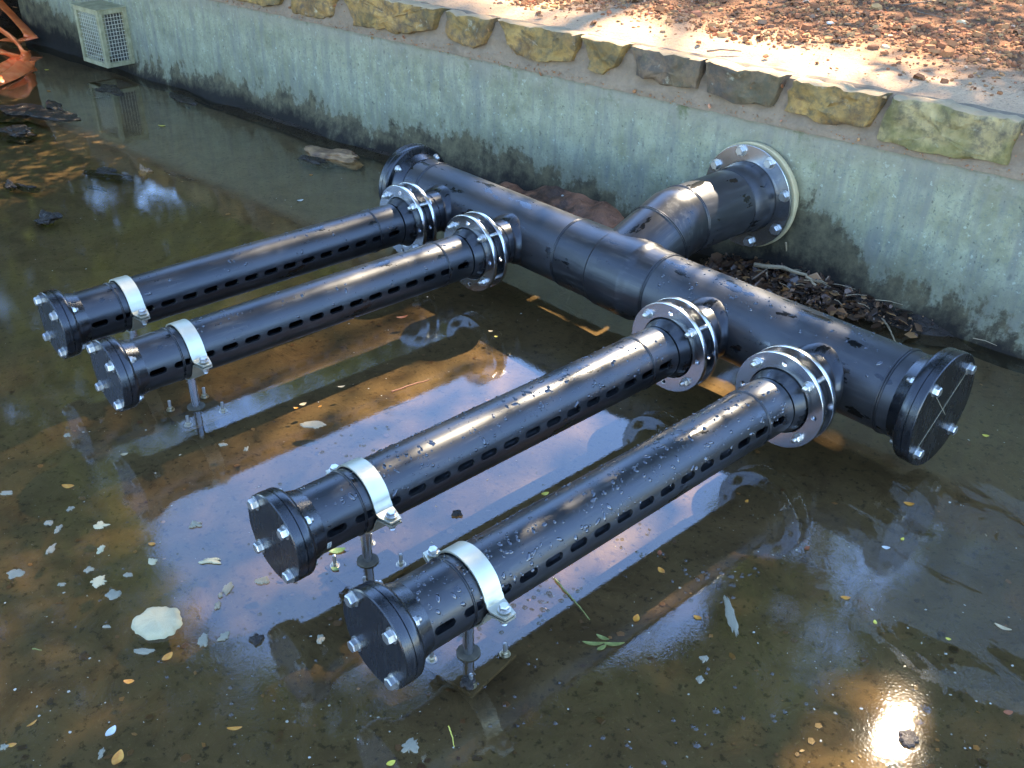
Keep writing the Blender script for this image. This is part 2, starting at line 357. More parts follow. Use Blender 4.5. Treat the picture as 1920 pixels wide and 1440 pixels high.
M['plate'] = simple('silted_plate', (.06, .048, .03), (.13, .10, .06), .7)
# ------------------------------------------------------------------ setting: floor, water, wall, bank
def grid(name, xs, ys, zf, mat, smooth=60):
    nx, ny = len(xs), len(ys)
    vs = [(x, y, zf(x, y)) for y in ys for x in xs]
    fs = [(j*nx+i, j*nx+i+1, (j+1)*nx+i+1, (j+1)*nx+i) for j in range(ny-1) for i in range(nx-1)]
    return link(name, pydata(name, vs, fs, smooth), mat)
def N(x, y, z=0., sc=1.): return noise.noise(Vector((x*sc, y*sc, z)))
def floor_z(x, y):
    z = -.055 + .012*N(x, y, 0, 1.3) + .006*N(x, y, 3, 5)
    return z
pf = grid('pond_floor', list(np.linspace(-16, 6, 150)), list(np.linspace(-9, 2.2, 90)), floor_z, M['silt']); tag(pf, kind='structure')
wt = link('pond_water', pydata('pond_water', [(-16, -9, 0), (6, -9, 0), (6, 2.2, 0), (-16, 2.2, 0)], [(0, 1, 2, 3)]), M['water']); tag(wt, kind='structure')

WL, WR = -8.05, 4.0
wall = empty('retaining_wall', (0, WY, 0), 'low green rendered concrete wall with stained foot and sandstone coping behind the pipes', 'wall')
def wv(x, z, d=0.):
    """point on the wall face at along-wall x, height z, pushed out by d; in wall-local coords"""
    p = Vector((x, wall_y(x), z)) + WN*d; return p - Vector((0, WY, 0))
xs = np.linspace(WL, WR, 260); zs = [-.12, -.02, .03, .07, .12, .2, .3, .42, .55, .66, .735, .765]
vs, fs = [], []
for z in zs:
    for x in xs:
        foot = max(0, .05*(1-z/.13))*(.5+.9*N(x, 0, 5, 2.1)) if z < .13 else 0
        d = .006*N(x, z*2, 1, 2.5) + .003*N(x, z, 2, 9) + max(foot, 0)
        if z > .74: d -= .02
        vs.append(wv(x, z, d))
nx = len(xs)
for j in range(len(zs)-1):
    for i in range(nx-1): a = j*nx+i; fs.append((a, a+1, a+nx+1, a+nx))
# left end and top return
b0 = len(vs)
for z in zs: vs.append(wv(WL, z, -.32))
for j in range(len(zs)-1): fs.append((b0+j, j*nx, (j+1)*nx, b0+j+1))
o = link('render_coat', pydata('render_coat', vs, fs, 60), M['render'], wall)
# mortar bed: sits from the render's rim up between the stones
zs2 = [.735, .752, .768, .785, .80, .82, .84, .86, .88, .91, .94]
vs, fs = [], []; xs2 = np.linspace(WL, WR, 900); nx = len(xs2)
for k, z in enumerate(zs2):
    for x in xs2: vs.append(wv(x, z, [.014, .010, .004, -.004, -.014, -.020, -.024, -.028, -.034, -.044, -.06][k] + .014*N(x, z*3, 8, 6) + .010*N(x, z*2, 4, 19) + .006*N(x, z*2, 6, 45)))
for x in xs2: vs.append(wv(x, .955+.01*N(x, 0, 2, 9), -.12))
for j in range(len(zs2)):
    for i in range(nx-1): a = j*nx+i; fs.append((a, a+1, a+nx+1, a+nx))
link('mortar', pydata('mortar', vs, fs, 60), M['mortar'], wall)
stones = [[(-7.9, .97), (-7.3, .97), (-7.35, .80), (-7.85, .79)], [(-7.25, .96), (-6.5, .97), (-6.55, .80), (-7.2, .79)], [(-6.42, .97), (-5.9, .97), (-5.95, .79), (-6.4, .80)], [(-5.83, .96), (-5.25, .96), (-5.3, .78), (-5.8, .79)],
 [(-5.18, .96), (-4.82, .96), (-4.9, .80), (-5.15, .79)], [(-4.75, .97), (-4.03, .97), (-4.10, .80), (-4.2, .775), (-4.66, .765)], [(-3.97, .97), (-3.52, .97), (-3.55, .80), (-3.68, .76), (-3.95, .765)],
 [(-3.44, .975), (-2.60, .975), (-2.66, .85), (-2.88, .795), (-3.34, .78)], [(-2.55, .965), (-2.21, .965), (-2.25, .83), (-2.33, .80), (-2.53, .82)], [(-2.14, .968), (-1.60, .968), (-1.62, .83), (-1.8, .80), (-2.02, .80)],
 [(-1.57, .965), (-1.29, .965), (-1.35, .84), (-1.42, .80), (-1.5, .82)], [(-1.245, .965), (-.85, .965), (-.86, .83), (-1.0, .82), (-1.22, .835)], [(-.825, .965), (-.42, .965), (-.46, .82), (-.62, .80), (-.80, .825)],
 [(-.385, .965), (.04, .965), (.005, .82), (-.2, .80), (-.39, .815)], [(.09, .968), (.61, .968), (.59, .79), (.3, .765), (.045, .775)], [(.66, .965), (1.3, .965), (1.27, .79), (.68, .78)], [(1.36, .965), (1.95, .965), (1.9, .79), (1.38, .78)], [(2.0, .965), (2.7, .965), (2.66, .79), (2.03, .78)]]
smats = ['st1', 'st2', 'st1', 'st3', 'st1', 'st1', 'st1', 'st1', 'st1', 'st1', 'st1', 'st2', 'st2', 'st1', 'st3', 'st1', 'st2', 'st3']
for k, poly in enumerate(stones):
    P2 = [Vector(p) for p in poly]; cen = sum(P2, Vector((0, 0)))/len(P2)
    # resample outline
    out = []
    m = len(P2)
    for i in range(m):
        a, b = P2[i], P2[(i+1) % m]; L = (b-a).length; n = max(2, int(L/.03))
        for t in range(n): out.append(a.lerp(b, t/n))
    rings = []
    vs, fs = [], []
    depth = .27+.05*random.random(); proud = .012+.012*random.random()
    layers = [(-depth, .93), (-.10, 1.), (-.035, 1.015), (proud*.45, 1.), (proud, .95), (proud*1.12, .82), (proud*1.15, .66), (proud*1.2, .48), (proud*1.2, .28)]
    sag = random.uniform(-.01, .006)
    for (d, sc) in layers:
        row = []
        for p in out:
            j = .020*N(p.x, p.y, k, 12) + .014*N(p.x, p.y, k+9, 30)
            dirv = (p-cen).normalized()
            q = cen + (p-cen)*sc + dirv*j*(1 if sc > .6 else .3)
            if d < -.05 and p.y > cen.y: q.y -= .035 if d < -.15 else .012
            # keep the top edge level
            dd = d + (.026*N(q.x, q.y, d*3+k, 11) + .016*N(q.x, q.y, k+3, 28))*(1 if d > -.05 else .4)
            row.append(len(vs)); vs.append(wv(q.x, q.y + sag, dd))
        rings.append(row)
    n = len(out)
    for a, b in zip(rings[:-1], rings[1:]):
        for i in range(n): fs.append((a[i], a[(i+1) % n], b[(i+1) % n], b[i]))
    c = len(vs); vs.append(wv(cen.x, cen.y+sag, proud*1.2)); fs += [(rings[-1][i], rings[-1][(i+1) % n], c) for i in range(n)]
    fs.append(tuple(rings[0]))
    link('stone', pydata('stone', vs, fs, 42), M[smats[k]], wall)

# crumbs of earth, moss and leaf stuck along the ledge of the mortar
# bank behind the wall
def bank_z(x, y):
    u = y - wall_y(x) - .2
    return .966 + .012*N(x, y, 0, 3) + .006*N(x, y, 1, 11) + max(0, u-.3)*.05 + .05*N(x, y, 7, .5)*min(1, max(0, u/2)) - (.02 if u < .02 else 0)
us = [0.07, .10, .14, .2, .3, .42, .55, .7, .85, 1., 1.2, 1.4, 1.7, 2., 2.4, 2.8, 3.3, 4, 5, 6.5, 9, 14, 25, 60]
vs, fs = [], []; xs = list(np.linspace(-60, -9.5, 10)) + list(np.linspace(-8.05, 6, 240)) + list(np.linspace(8, 60, 9)); nx = len(xs)
for j, u in enumerate(us):
    for x in xs:
        xx = max(-8.05, min(x, 6)); y = wall_y(xx) + u + (abs(x-xx))*.0
        vs.append((x, y, bank_z(xx, y) + (0 if j else -.012)))
for j in range(len(us)-1):
    for i in range(nx-1): a = j*nx+i; fs.append((a, a+1, a+nx+1, a+nx))
bank = link('bank_ground', pydata('bank_ground', vs, fs, 60), M['earth']); tag(bank, kind='structure')
# ground on the other sides of the basin
vs = [(-60, -60, .5), (60, -60, .5), (60, -8.5, .5), (-60, -8.5, .5), (-60, -8.5, -.1), (60, -8.5, -.1)]
o = link('far_ground', pydata('far_ground', vs, [(0, 1, 2, 3), (3, 2, 5, 4)]), M['earth']); tag(o, kind='structure')
vs, fs = [], []
for i, x in enumerate(np.linspace(-8.3, -14, 14)):
    for j, y in enumerate(np.linspace(-8.6, 2.2, 40)):
        h = min(1., max(0, (-8.4-x)/2.2)); vs.append((x + .25*N(0, y, 1, .8), y, -.08 + .55*h + .09*N(x, y, 2, 2.5)*(.3+h)))
for i in range(13):
    for j in range(39): a = i*40+j; fs.append((a, a+1, a+41, a+40))
o = link('end_slope', pydata('end_slope', vs, fs, 60), M['mud']); tag(o, kind='structure')

# litter of chips, leaves and gravel on the bank: nobody could count it
def flakes(name, pts, sizes, mat, thick=.25, tilt=.5, parent=None, seedf=0):
    V, Fc = [], []
    for (p, sz) in zip(pts, sizes):
        n = random.choice((4, 5, 5, 6)); a0 = random.random()*6.28
        el = random.uniform(.45, 1.); q = Quaternion((random.gauss(0, 1), random.gauss(0, 1), 0), random.gauss(0, tilt)) if True else None
        rz = Quaternion((0, 0, 1), random.random()*6.28); th = sz*thick*random.uniform(.4, 1.2)
        b = len(V)
        ring = []
        for k in range(n):
            a = a0 + 6.283*k/n + random.uniform(-.25, .25); ring.append(Vector((math.cos(a)*sz*.5, math.sin(a)*sz*.5*el, 0)))
        for zz, sc in ((0, 1.), (th, .8)):
            for r in ring: V.append(Vector(p) + rz @ (q @ Vector((r.x*sc, r.y*sc, zz))))
        Fc.append(tuple(range(b+n, b+2*n)))
        for k in range(n): Fc.append((b+k, b+(k+1) % n, b+n+(k+1) % n, b+n+k))
    return link(name, pydata(name, V, Fc), mat, parent)
pts, szs = [], []
while len(pts) < 27000:
    x = random.uniform(-4.5, 2.6); u = .22 + abs(random.gauss(0, 1))**1.0*1.5
    if u > 5.2: continue
    dens = min(1, max(.03, (u-.38+.30*N(x, u, 3, 1.4))/.38))
    dens *= .35+1.1*max(0, .5+N(x, u, 6, 1.1)); 
    if x < -1.8: dens *= .6
    if random.random() > dens: continue
    y = wall_y(x)+u; pts.append((x, y, bank_z(x, y)+.001)); szs.append(min(.075, .006+random.expovariate(1/.0105)))
o = flakes('leaf_litter', pts, szs, M['chips'], .35, .45); tag(o, 'red brown litter of bark chips, dead leaves and gravel on the bank above the wall', 'leaf litter', kind='stuff')

pts, szs = [], []
for _ in range(1300):
    x = random.uniform(-7.9, 3); z = random.choice((random.gauss(.752, .012), random.gauss(.752, .012), random.uniform(.76, .95))); p = wv(x, z, .014 if z < .77 else .004)+Vector((0, WY, 0)); pts.append(tuple(p)); szs.append(random.uniform(.004, .011) if random.random() < .93 else random.uniform(.015, .03))
o = flakes('ledge_crumbs', pts, szs, M['chips'], .3, 1.2); tag(o, 'crumbs of earth and leaf caught on the mortar ledge under the coping stones', 'dirt', kind='stuff')
# single stones and twigs on the bank
def pebble(name, p, r, mat, label, cat, flat=.6, n=3, seed=0, parent=None, lump=.35, smooth=30):
    bm = bmesh.new(); bmesh.ops.create_icosphere(bm, subdivisions=n, radius=1)
    for v in bm.verts:
        c = v.co.copy(); k = 1 + lump*noise.noise(c*1.2+Vector((seed, 0, 0))) + lump*.45*noise.noise(c*3.1+Vector((0, seed, 0)))
        v.co = Vector((c.x*k*r[0], c.y*k*r[1], c.z*k*r[2]))
    me = bpy.data.meshes.new(name); bm.to_mesh(me); bm.free()
    me.polygons.foreach_set('use_smooth', [True]*len(me.polygons)); me.set_sharp_from_angle(angle=math.radians(smooth))
    o = link(name, me, mat, parent); o.location = p; return tag(o, label, cat)
for i, (px, py, sz, mt, lb) in enumerate([(1805, 43, .034, 'tan', 'large flat tan pebble on the bank beside a green leaf, top right'), (1780, 22, .026, 'redleaf', 'reddish brown pebble just above the large tan pebble, top right of the bank'), (1660, 88, .026, 'tan', 'pale yellow pebble at the edge of the litter above the mossy coping stone'), (1557, 43, .020, 'petal', 'small whitish pebble in the litter above the brown coping stone'), (1189, 52, .016, 'redleaf', 'brown pebble on the sand near the coping edge, leftmost of the loose pebbles'), (1248, 67, .013, 'rockm', 'small rust coloured pebble on the bright sand strip'), (1640, 90, .018, 'redleaf', 'pink stone at the lower left edge of the thick litter'), (1368, 42, .018, 'rockm', 'dark grey pebble left of the orange scrap in the litter')]):
    z = .99; P = at(px, py, z); P.z = bank_z(P.x, P.y); P = at(px, py, P.z+.004); M_ = M[mt]
    pebble('pebble', P, (sz, sz*.75, sz*.45), M_, lb, 'pebble', seed=i*3.3, n=2)
def twig(pxs, r, mat, label, z=.0, lift=0., name='twig', cat='twig', zs=None):
    pts = []
    for i, (a, b) in enumerate(pxs):
        zz = zs[i] if zs else z
        pts.append(at(a, b, zz+r))
    fine = []
    for i in range(len(pts)-1):
        for t in range(5): fine.append(pts[i].lerp(pts[i+1], t/5) + Vector((random.gauss(0, r*.35), random.gauss(0, r*.35), 0)))
    fine.append(pts[-1]); m = len(fine)
    o = link(name, sweep(name, [p-fine[0] for p in fine], [r*(1-.55*k/m) for k in range(m)], 6), mat); o.location = fine[0]; return tag(o, label, cat)
twig([(1326, 96), (1350, 93), (1390, 96)], .006, M['twig'], 'dark curved twig lying on the bright sand above the coping', .965)
twig([(1690, 10), (1735, 3)], .004, M['twig'], 'thin dark twig near the green scrap at the top edge of the bank', 1.03)
twig([(1720, 22), (1775, 34)], .004, M['twig'], 'thin brown twig left of the two large pebbles on the bank', 1.02)

# ------------------------------------------------------------------ the pipe manifold
HZ, HR = .2526, .157; BZ, BR = .2513, .1
BX = [-1.5725, -1.0656, .0982, .594]; BL = [2.042, 2.040, 2.057, 2.0675]
man = empty('pipe_manifold', (0, 0, 0), 'black plastic pipe manifold with four slotted branches and steel flanges above the shallow pond', 'pipework')
def dup(o, parent, mw):
    c = o.copy(); COL.objects.link(c); c.parent = parent; c.matrix_basis = mw; return c
# shared meshes
def hexhead(r, h, chamfer=.18):
    me = lathe('hex', [(0, 0), (0, r), (h*(1-chamfer), r), (h, r*.86), (h, 0)], 6, 25)
    me.polygons.foreach_set('use_smooth', [False]*len(me.polygons)); return me
def bolt_head_me(r=.0175, h=.017):
    w = lathe('washer', [(0, 0), (0, r*1.25), (.0025, r*1.25), (.0025, 0)], 20, 30)
    return joinme('bolt', [(w, Matrix()), (hexhead(r, h), Matrix.Translation((0, 0, .0025)))])
def bolt_nut_me(r=.0155, h=.014, stud=.016, sr=.0085):
    w = lathe('washer', [(0, 0), (0, r*1.25), (.0025, r*1.25), (.0025, 0)], 20, 30)
    prof = [(0, 0)]; z = 0
    prof = [(h, 0), (h, sr)]
    z = h
    while z < h+stud-.002: prof += [(z+.0006, sr), (z+.0012, sr*.88)]; z += .0018
    prof += [(h+stud-.0015, sr), (h+stud, sr*.8), (h+stud, 0)]
    st = lathe('stud', prof, 12, 50)
    return joinme('bolt', [(w, Matrix()), (hexhead(r, h), Matrix.Translation((0, 0, .0025))), (st, Matrix())])
HEAD = bolt_head_me(); NUT = bolt_nut_me(); HEADB = bolt_head_me(.018, .018); HEADC = bolt_head_me(.022, .020); HEADC.materials.append(M['bolt']); NUTS = bolt_nut_me(.0135, .012, .012)
SHANK = lathe('bolt_shank', [(0, 0), (0, .0085), (1, .0085), (1, 0)], 14, 30)
HEAD.materials.append(M['bolt']); NUT.materials.append(M['bolt']); HEADB.materials.append(M['bolt']); NUTS.materials.append(M['bolt']); SHANK.materials.append(M['bolt'])
def bolts(parent, org, axis, R, angs, me, name='bolt', ref=None, rnd=True):
    """bolts on a circle; angles measured in the frame's x/y"""
    m = frame(org, axis, ref)
    for a in angs:
        a = math.radians(a)
        mw = m @ Matrix.Translation((R*math.cos(a), R*math.sin(a), 0)) @ Matrix.Rotation(random.random()*1.05 if rnd else 0, 4, 'Z')
        link(name, me, None, parent, mw)
def bead(r, w=.005, h=.0045):
    """twin fusion bead"""
    p = []
    for c0 in (-w*.55, w*.55):
        for t in range(7):
            a = math.pi*(1-t/6); p.append((c0+math.cos(a)*w*.5, r-.001+math.sin(a)*h))
    p += [(w, r-.002), (-w, r-.002)]
    return lathe('weld_ring', p, 72, 70, closed=True, wob=.004)
def place(name, me, mat, parent, org, axis, ref=None): return link(name, me, mat, parent, frame(org, axis, ref))

# header pipe along x
def hx_(x): return Vector((x, 0, HZ))
XL, XR = -1.925, 1.0056
hdr = place('header_pipe', lathe('header_pipe', [(-1.86, HR-.012), (-1.86, HR), (-.74, HR), (-.22, HR), (.90, HR), (.90, HR-.012), (-.2, HR-.012)], 128, 40, closed=True), M['hdpe_dull'], man, (0, 0, HZ), (1, 0, 0))
WR_ = bead(HR, .0075, .0065)
for x in (-1.762, -.75, -.228, .842): sub(place('weld_ring', WR_, M['hdpe'], man, hx_(x), (1, 0, 0)), hdr)
# tee fitting: thicker moulded sleeve with stepped shoulders
tee = place('tee_fitting', lathe('tee_fitting', [(-.742, .158), (-.738, .1615), (-.60, .1625), (-.57, .166), (-.545, .166), (-.535, .1715), (-.36, .1735), (-.345, .1735), (-.325, .1655), (-.30, .164), (-.236, .162), (-.232, .158)], 128, 28), M['hdpe'], man, (0, 0, HZ), (1, 0, 0))
E0 = Vector((-.4856, 0, HZ)); E1 = Vector((-.4856, .345, .3868)); D1 = (E1-E0).normalized()
place('tee_branch', lathe('tee_branch', [(0, .160), (.20, .160), (.262, .159), (.262, .15), (0, .15)], 128, 30), M['hdpe'], man, E0, D1)
place('weld_ring', WR_, M['hdpe'], man, E0 + D1*.264, D1)
# elbow: swept from D1 to +y
pts = [E0+D1*.264, E0+D1*.31]
for t in (.25, .5, .75): pts.append(E1 + (-D1*(1-t) + Vector((0, 1, 0))*t)*.035 )
pts += [Vector((-.4856, .40, .3868))]
vs, fs = [], []; dirs = [D1, D1, D1.lerp(Vector((0, 1, 0)), .3), D1.lerp(Vector((0, 1, 0)), .5), D1.lerp(Vector((0, 1, 0)), .8), Vector((0, 1, 0))]
pts = [E0+D1*.264, E0+D1*.32, E1-D1*.02, E1, E1+Vector((0, .02, 0)), Vector((-.4856, .40, .3868))]
seg = 112
for p, d in zip(pts, dirs):
    d = d.normalized(); X = Vector((1, 0, 0)); Y = d.cross(X).normalized()
    for k in range(seg): t = 2*math.pi*k/seg; vs.append(p + (X*math.cos(t)+Y*math.sin(t))*.1585)
for i in range(len(pts)-1):
    for k in range(seg): a = i*seg+k; b = i*seg+(k+1) % seg; fs.append((a, b, b+seg, a+seg))
link('elbow', pydata('elbow', vs, fs, 40), M['hdpe'], man)
OY = Vector((0, 1, 0)); OC = Vector((-.4856, 0, .3868))
op = place('outlet_pipe', lathe('outlet_pipe', [(.40, HR), (.79, HR), (.79, .15), (.4, .15)], 128, 40, closed=True), M['hdpe_dull'], man, OC, OY)
sub(place('weld_ring', bead(HR, .004, .0035), M['hdpe'], man, OC+OY*.745, OY), op)
sub(place('weld_ring', WR_, M['hdpe'], man, OC+OY*.402, OY), op)
nk = place('outlet_stub', lathe('outlet_stub', [(.745, HR-.002), (.75, .161), (.845, .163), (.862, .166), (.872, .1695), (.93, .1695), (.93, .10)], 96, 50), M['hdpe_dull'], man, OC, OY)
WFC = OC + OY*.895
hol = [(math.cos(math.radians(a))*.22, math.sin(math.radians(a))*.22, .0125) for a in range(15, 375, 45)]
wfl = place('wall_flange', plate('wall_flange', .248, .172, [], .022), M['steel'], man, WFC, -OY, (1, 0, 0))
tag(wfl, 'large polished steel flange ring bolted to the wall')
gm = place('gasket_ring', plate('gasket_ring', .256, .15, [], .026, .004), M['gasket'], man, WFC+OY*.030, -OY, (1, 0, 0)); tag(gm, 'yellowish ring behind the large steel flange')
gm = place('sleeve', lathe('sleeve', [(-.2, .235), (.02, .235), (.02, .2), (-.2, .2)], 64, 30, closed=True), M['gasket'], man, WFC+OY*.04, -OY)
m = frame(WFC - OY*.011, -OY, (1, 0, 0))
# frame x=+X world? angle a measured from +x towards +z
for a in (16, 61, 105, 150, -30, -75, -120, -165):
    p = WFC - OY*.011 + Vector((math.cos(math.radians(a))*.22, 0, math.sin(math.radians(a))*.22))
    sub(link('bolt', HEADC, None, man, frame(p, -OY, (1, 0, .3*random.random()))), wfl)

# header end caps
def endcap(parent, org, axis, R, rp, t1, t2, neck, boltR, nb_me, front_me, big=True):
    """blind plate + backing flange + tapered neck; org = outer face centre, axis points outwards"""
    ax = Vector(axis)
    pl_ = place('blind_plate', lathe('blind_plate', [(0, 0), (0, R-.003), (-.003, R), (-t1+.0015, R), (-t1, R-.002), (-t1, 0)], 96, 30), M['hdpe_cap'], parent, org, axis)
    fl_ = place('backing_flange', lathe('backing_flange', [(-t1-.0015, 0), (-t1-.0015, R*.992), (-t1-t2*.55, R*.997), (-t1-t2+.006, R*.985), (-t1-t2, R*.95), (-t1-t2-.002, rp*1.13), (-t1-t2-neck*.35, rp*1.09), (-t1-t2-neck, rp+.001)], 96, 30), M['hdpe_cap'], parent, org, axis)
    for a in (45, 135, 225, 315):
        a = math.radians(a+2)
        u = Vector((0, 0, 1)) if abs(ax.z) < .5 else Vector((1, 0, 0)); v = ax.cross(u)
        off = (u*math.sin(a)+v*math.cos(a))*boltR
        sub(link('bolt', front_me, None, parent, frame(Vector(org)+off, axis, u+v*random.random())), pl_)
        sub(link('nut', nb_me, None, parent, frame(Vector(org)+off-ax*(t1+t2+.001), -ax, u+v*random.random())), fl_)
    return pl_, fl_
rcap, _ = endcap(man, (XR, 0, HZ), (1, 0, 0), .2104, HR, .030, .036, .05, .172, NUT, HEADB)
endcap(man, (XL-.062, 0, HZ), (-1, 0, 0), .2104, HR, .028, .036, .06, .176, NUT, HEADB)
# chalk cross on the right blind plate
sc_ = [((0, -.15, .11), (0, .10, -.15)), ((0, -.10, .13), (0, .02, .0))]
for a, b in [((.002, -.155, -.115), (.002, .14, .13)), ((.002, -.10, .10), (.002, .03, -.03))]:
    A = Vector((XR, 0, HZ))+Vector((.0012, a[1], a[2])); B = Vector((XR, 0, HZ))+Vector((.0012, b[1], b[2]))
    sub(link('score_line', sweep('score_line', [A, B], .0011, 4), M['foamg'], man), rcap)

# slotted pipe mesh
def slotted(y0, y1, r, ri, slots, ang, seg=96, k=6, sl=.066, sw=.025):
    """tube along local z from y0 to y1, stadium slots centred at given z, at angles ang (deg list; multiple of seg step used)"""
    V, Nn, Fc = [], [], []
    def add(v, n): V.append(v); Nn.append(n); return len(V)-1
    st = 2*math.pi/seg; cells = []
    zz = [y0]
    for c in slots: zz += [c-sl*.5-.006, c+sl*.5+.006]
    zz.append(y1)
    s0 = [int(round(math.radians(a)/st - k/2)) % seg for a in ang]
    offs = [math.radians(a)-(int(round(math.radians(a)/st-k/2))+k/2)*st for a in ang]
    def P(t, z, rr): return (rr*math.cos(t), rr*math.sin(t), z)
    for rr, sgn in ((r, 1), (ri, -1)):
        for zi in range(len(zz)-1):
            za, zb = zz[zi], zz[zi+1]; hole = zi % 2 == 1
            ia = [add(P(i*st, za, rr), (sgn*math.cos(i*st), sgn*math.sin(i*st), 0)) for i in range(seg)]
            ib = [add(P(i*st, zb, rr), (sgn*math.cos(i*st), sgn*math.sin(i*st), 0)) for i in range(seg)]
            inside = set()
            if hole:
                for s_ in s0:
                    for j in range(k): inside.add((s_+j) % seg)
            for i in range(seg):
                if i in inside: continue
                j = (i+1) % seg; f = (ia[i], ia[j], ib[j], ib[i]); Fc.append(f if sgn > 0 else f[::-1])
            if hole:
                for s_ in s0:
                    tc = (s_+k/2)*st; zc = (za+zb)/2
                    rect = []; nside = 9
                    for j in range(k): rect.append((s_*st+j*st, za))
                    for j in range(nside): rect.append((s_*st+k*st, za+(zb-za)*j/nside))
                    for j in range(k): rect.append((s_*st+(k-j)*st, zb))
                    for j in range(nside): rect.append((s_*st, zb-(zb-za)*j/nside))
                    hs = []; R2 = sw/2; L2 = sl/2-R2
                    for (t, z) in rect:
                        dx = (t-tc)*r; dz = z-zc
                        # project on stadium
                        if abs(dz) <= L2*1.15: px_, pz_ = math.copysign(R2, dx), dz*min(1, L2/abs(dz)) if dz else 0
                        else:
                            ez = dz-math.copysign(L2, dz); n_ = math.hypot(dx*1.1, ez) or 1; px_, pz_ = dx*1.1/n_*R2, math.copysign(L2, dz)+ez/n_*R2
                        hs.append((tc+px_/r, zc+pz_))
                    ra = [add(P(t, z, rr), (sgn*math.cos(t), sgn*math.sin(t), 0)) for t, z in rect]
                    ha = [add(P(t, z, rr), (sgn*math.cos(t), sgn*math.sin(t), 0)) for t, z in hs]
                    n = len(ra)
                    for j in range(n):
                        f = (ra[j], ra[(j+1) % n], ha[(j+1) % n], ha[j]); Fc.append(f if sgn > 0 else f[::-1])
                    if sgn > 0:
                        w1, w2 = [], []; c1, c2 = [], []
                        for (t, z) in hs:
                            dx = (t-tc)*r; dz = z-zc; nz = dz-max(-L2, min(L2, dz)); n_ = math.hypot(dx, nz) or 1
                            wn = Vector((math.sin(tc)*dx/n_, -math.cos(tc)*dx/n_, -nz/n_)); nn = (wn+Vector((math.cos(t), math.sin(t), 0))*1.2).normalized()
                            # rounded lip round the slot
                            c1.append(add(P(tc+(t-tc)*1.22, zc+dz+nz/n_*.0024 if n_ else z, r+.0001), nn)); c2.append(add(P(t, z, r-.0022), nn))
                        for j in range(n): Fc.append((c1[j], c1[(j+1) % n], c2[(j+1) % n], c2[j]))
                        for (t, z) in hs:
                            dx = (t-tc)*r; dz = z-zc; nz = dz-max(-L2, min(L2, dz)); n_ = math.hypot(dx, nz) or 1
                            nn = (math.sin(tc)*dx/n_, -math.cos(tc)*dx/n_, -nz/n_)
                            w1.append(add(P(t, z, r), nn)); w2.append(add(P(t, z, ri), nn))
                        for j in range(n): Fc.append((w1[j], w1[(j+1) % n], w2[(j+1) % n], w2[j]))
    # end annulus
    for z, sg in ((y0, -1), (y1, 1)):
        a = [add(P(i*st, z, r), (0, 0, sg)) for i in range(seg)]; b = [add(P(i*st, z, ri), (0, 0, sg)) for i in range(seg)]
        for i in range(seg):
            j = (i+1) % seg; f = (a[i], a[j], b[j], b[i]); Fc.append(f if sg < 0 else f[::-1])
    me = pydata('branch_pipe', V, Fc); me.polygons.foreach_set('use_smooth', [True]*len(me.polygons))
    me.normals_split_custom_set_from_vertices(Nn)
    return me
BB = bead(BR, .0045, .0045)
RING = plate('flange_ring', .177, .121, [(math.cos(math.radians(a))*.146, math.sin(math.radians(a))*.146, .0105) for a in range(0, 360, 45)], .018)
STUB = lathe('stub_end', [(0, 0.088), (0, .128), (.019, .128), (.020, .1175), (.055, .114), (.075, .103), (.085, BR), (.085, .088)], 96, 40, closed=True)
slotang = [1, 2, 7, 10]
names_b = ['far left', 'second from the left', 'third from the left', 'nearest, rightmost']
DROP = []
def drops(parent_o, n, y0, y1, r, a0, a1, parent_m, name='water_drops', big=.0045):
    """small water beads on a pipe surface in the pipe's own frame (local z along the pipe)"""
    V, Fc = [], []
    for _ in range(n):
        t = math.radians(random.uniform(a0, a1)); z = random.uniform(y0, y1)
        if N(z*3, t*2, 4, 2.2) < random.uniform(-.35, .25): continue
        sz = .0014+random.random()**3*big*1.35; el = random.uniform(1, 2.4) if random.random() < .5 else 1; h = sz*.5
        nrm = Vector((math.cos(t), math.sin(t), 0)); tg = Vector((-math.sin(t), math.cos(t), 0)); zx = Vector((0, 0, 1))
        rot = random.random()*3.14; A = tg*math.cos(rot)+zx*math.sin(rot); B = zx*math.cos(rot)-tg*math.sin(rot)
        c = nrm*(r-.0002)+zx*z; b = len(V)
        for (rr, hh) in ((1, 0), (.8, .55), (.4, .92)):
            for k in range(7): q = 6.283*k/7; V.append(c+(A*math.cos(q)*el+B*math.sin(q))*sz*rr+nrm*h*hh)
        V.append(c+nrm*h)
        for j in range(2):
            for k in range(7): Fc.append((b+j*7+k, b+j*7+(k+1) % 7, b+(j+1)*7+(k+1) % 7, b+(j+1)*7+k))
        for k in range(7): Fc.append((b+14+k, b+14+(k+1) % 7, b+21))
    me = pydata(name, V, Fc, 80)
    o = link(name, me, M['drop'], parent_o, parent_m); tag(o, kind='stuff'); return o
YC = Vector((0, -1, 0))
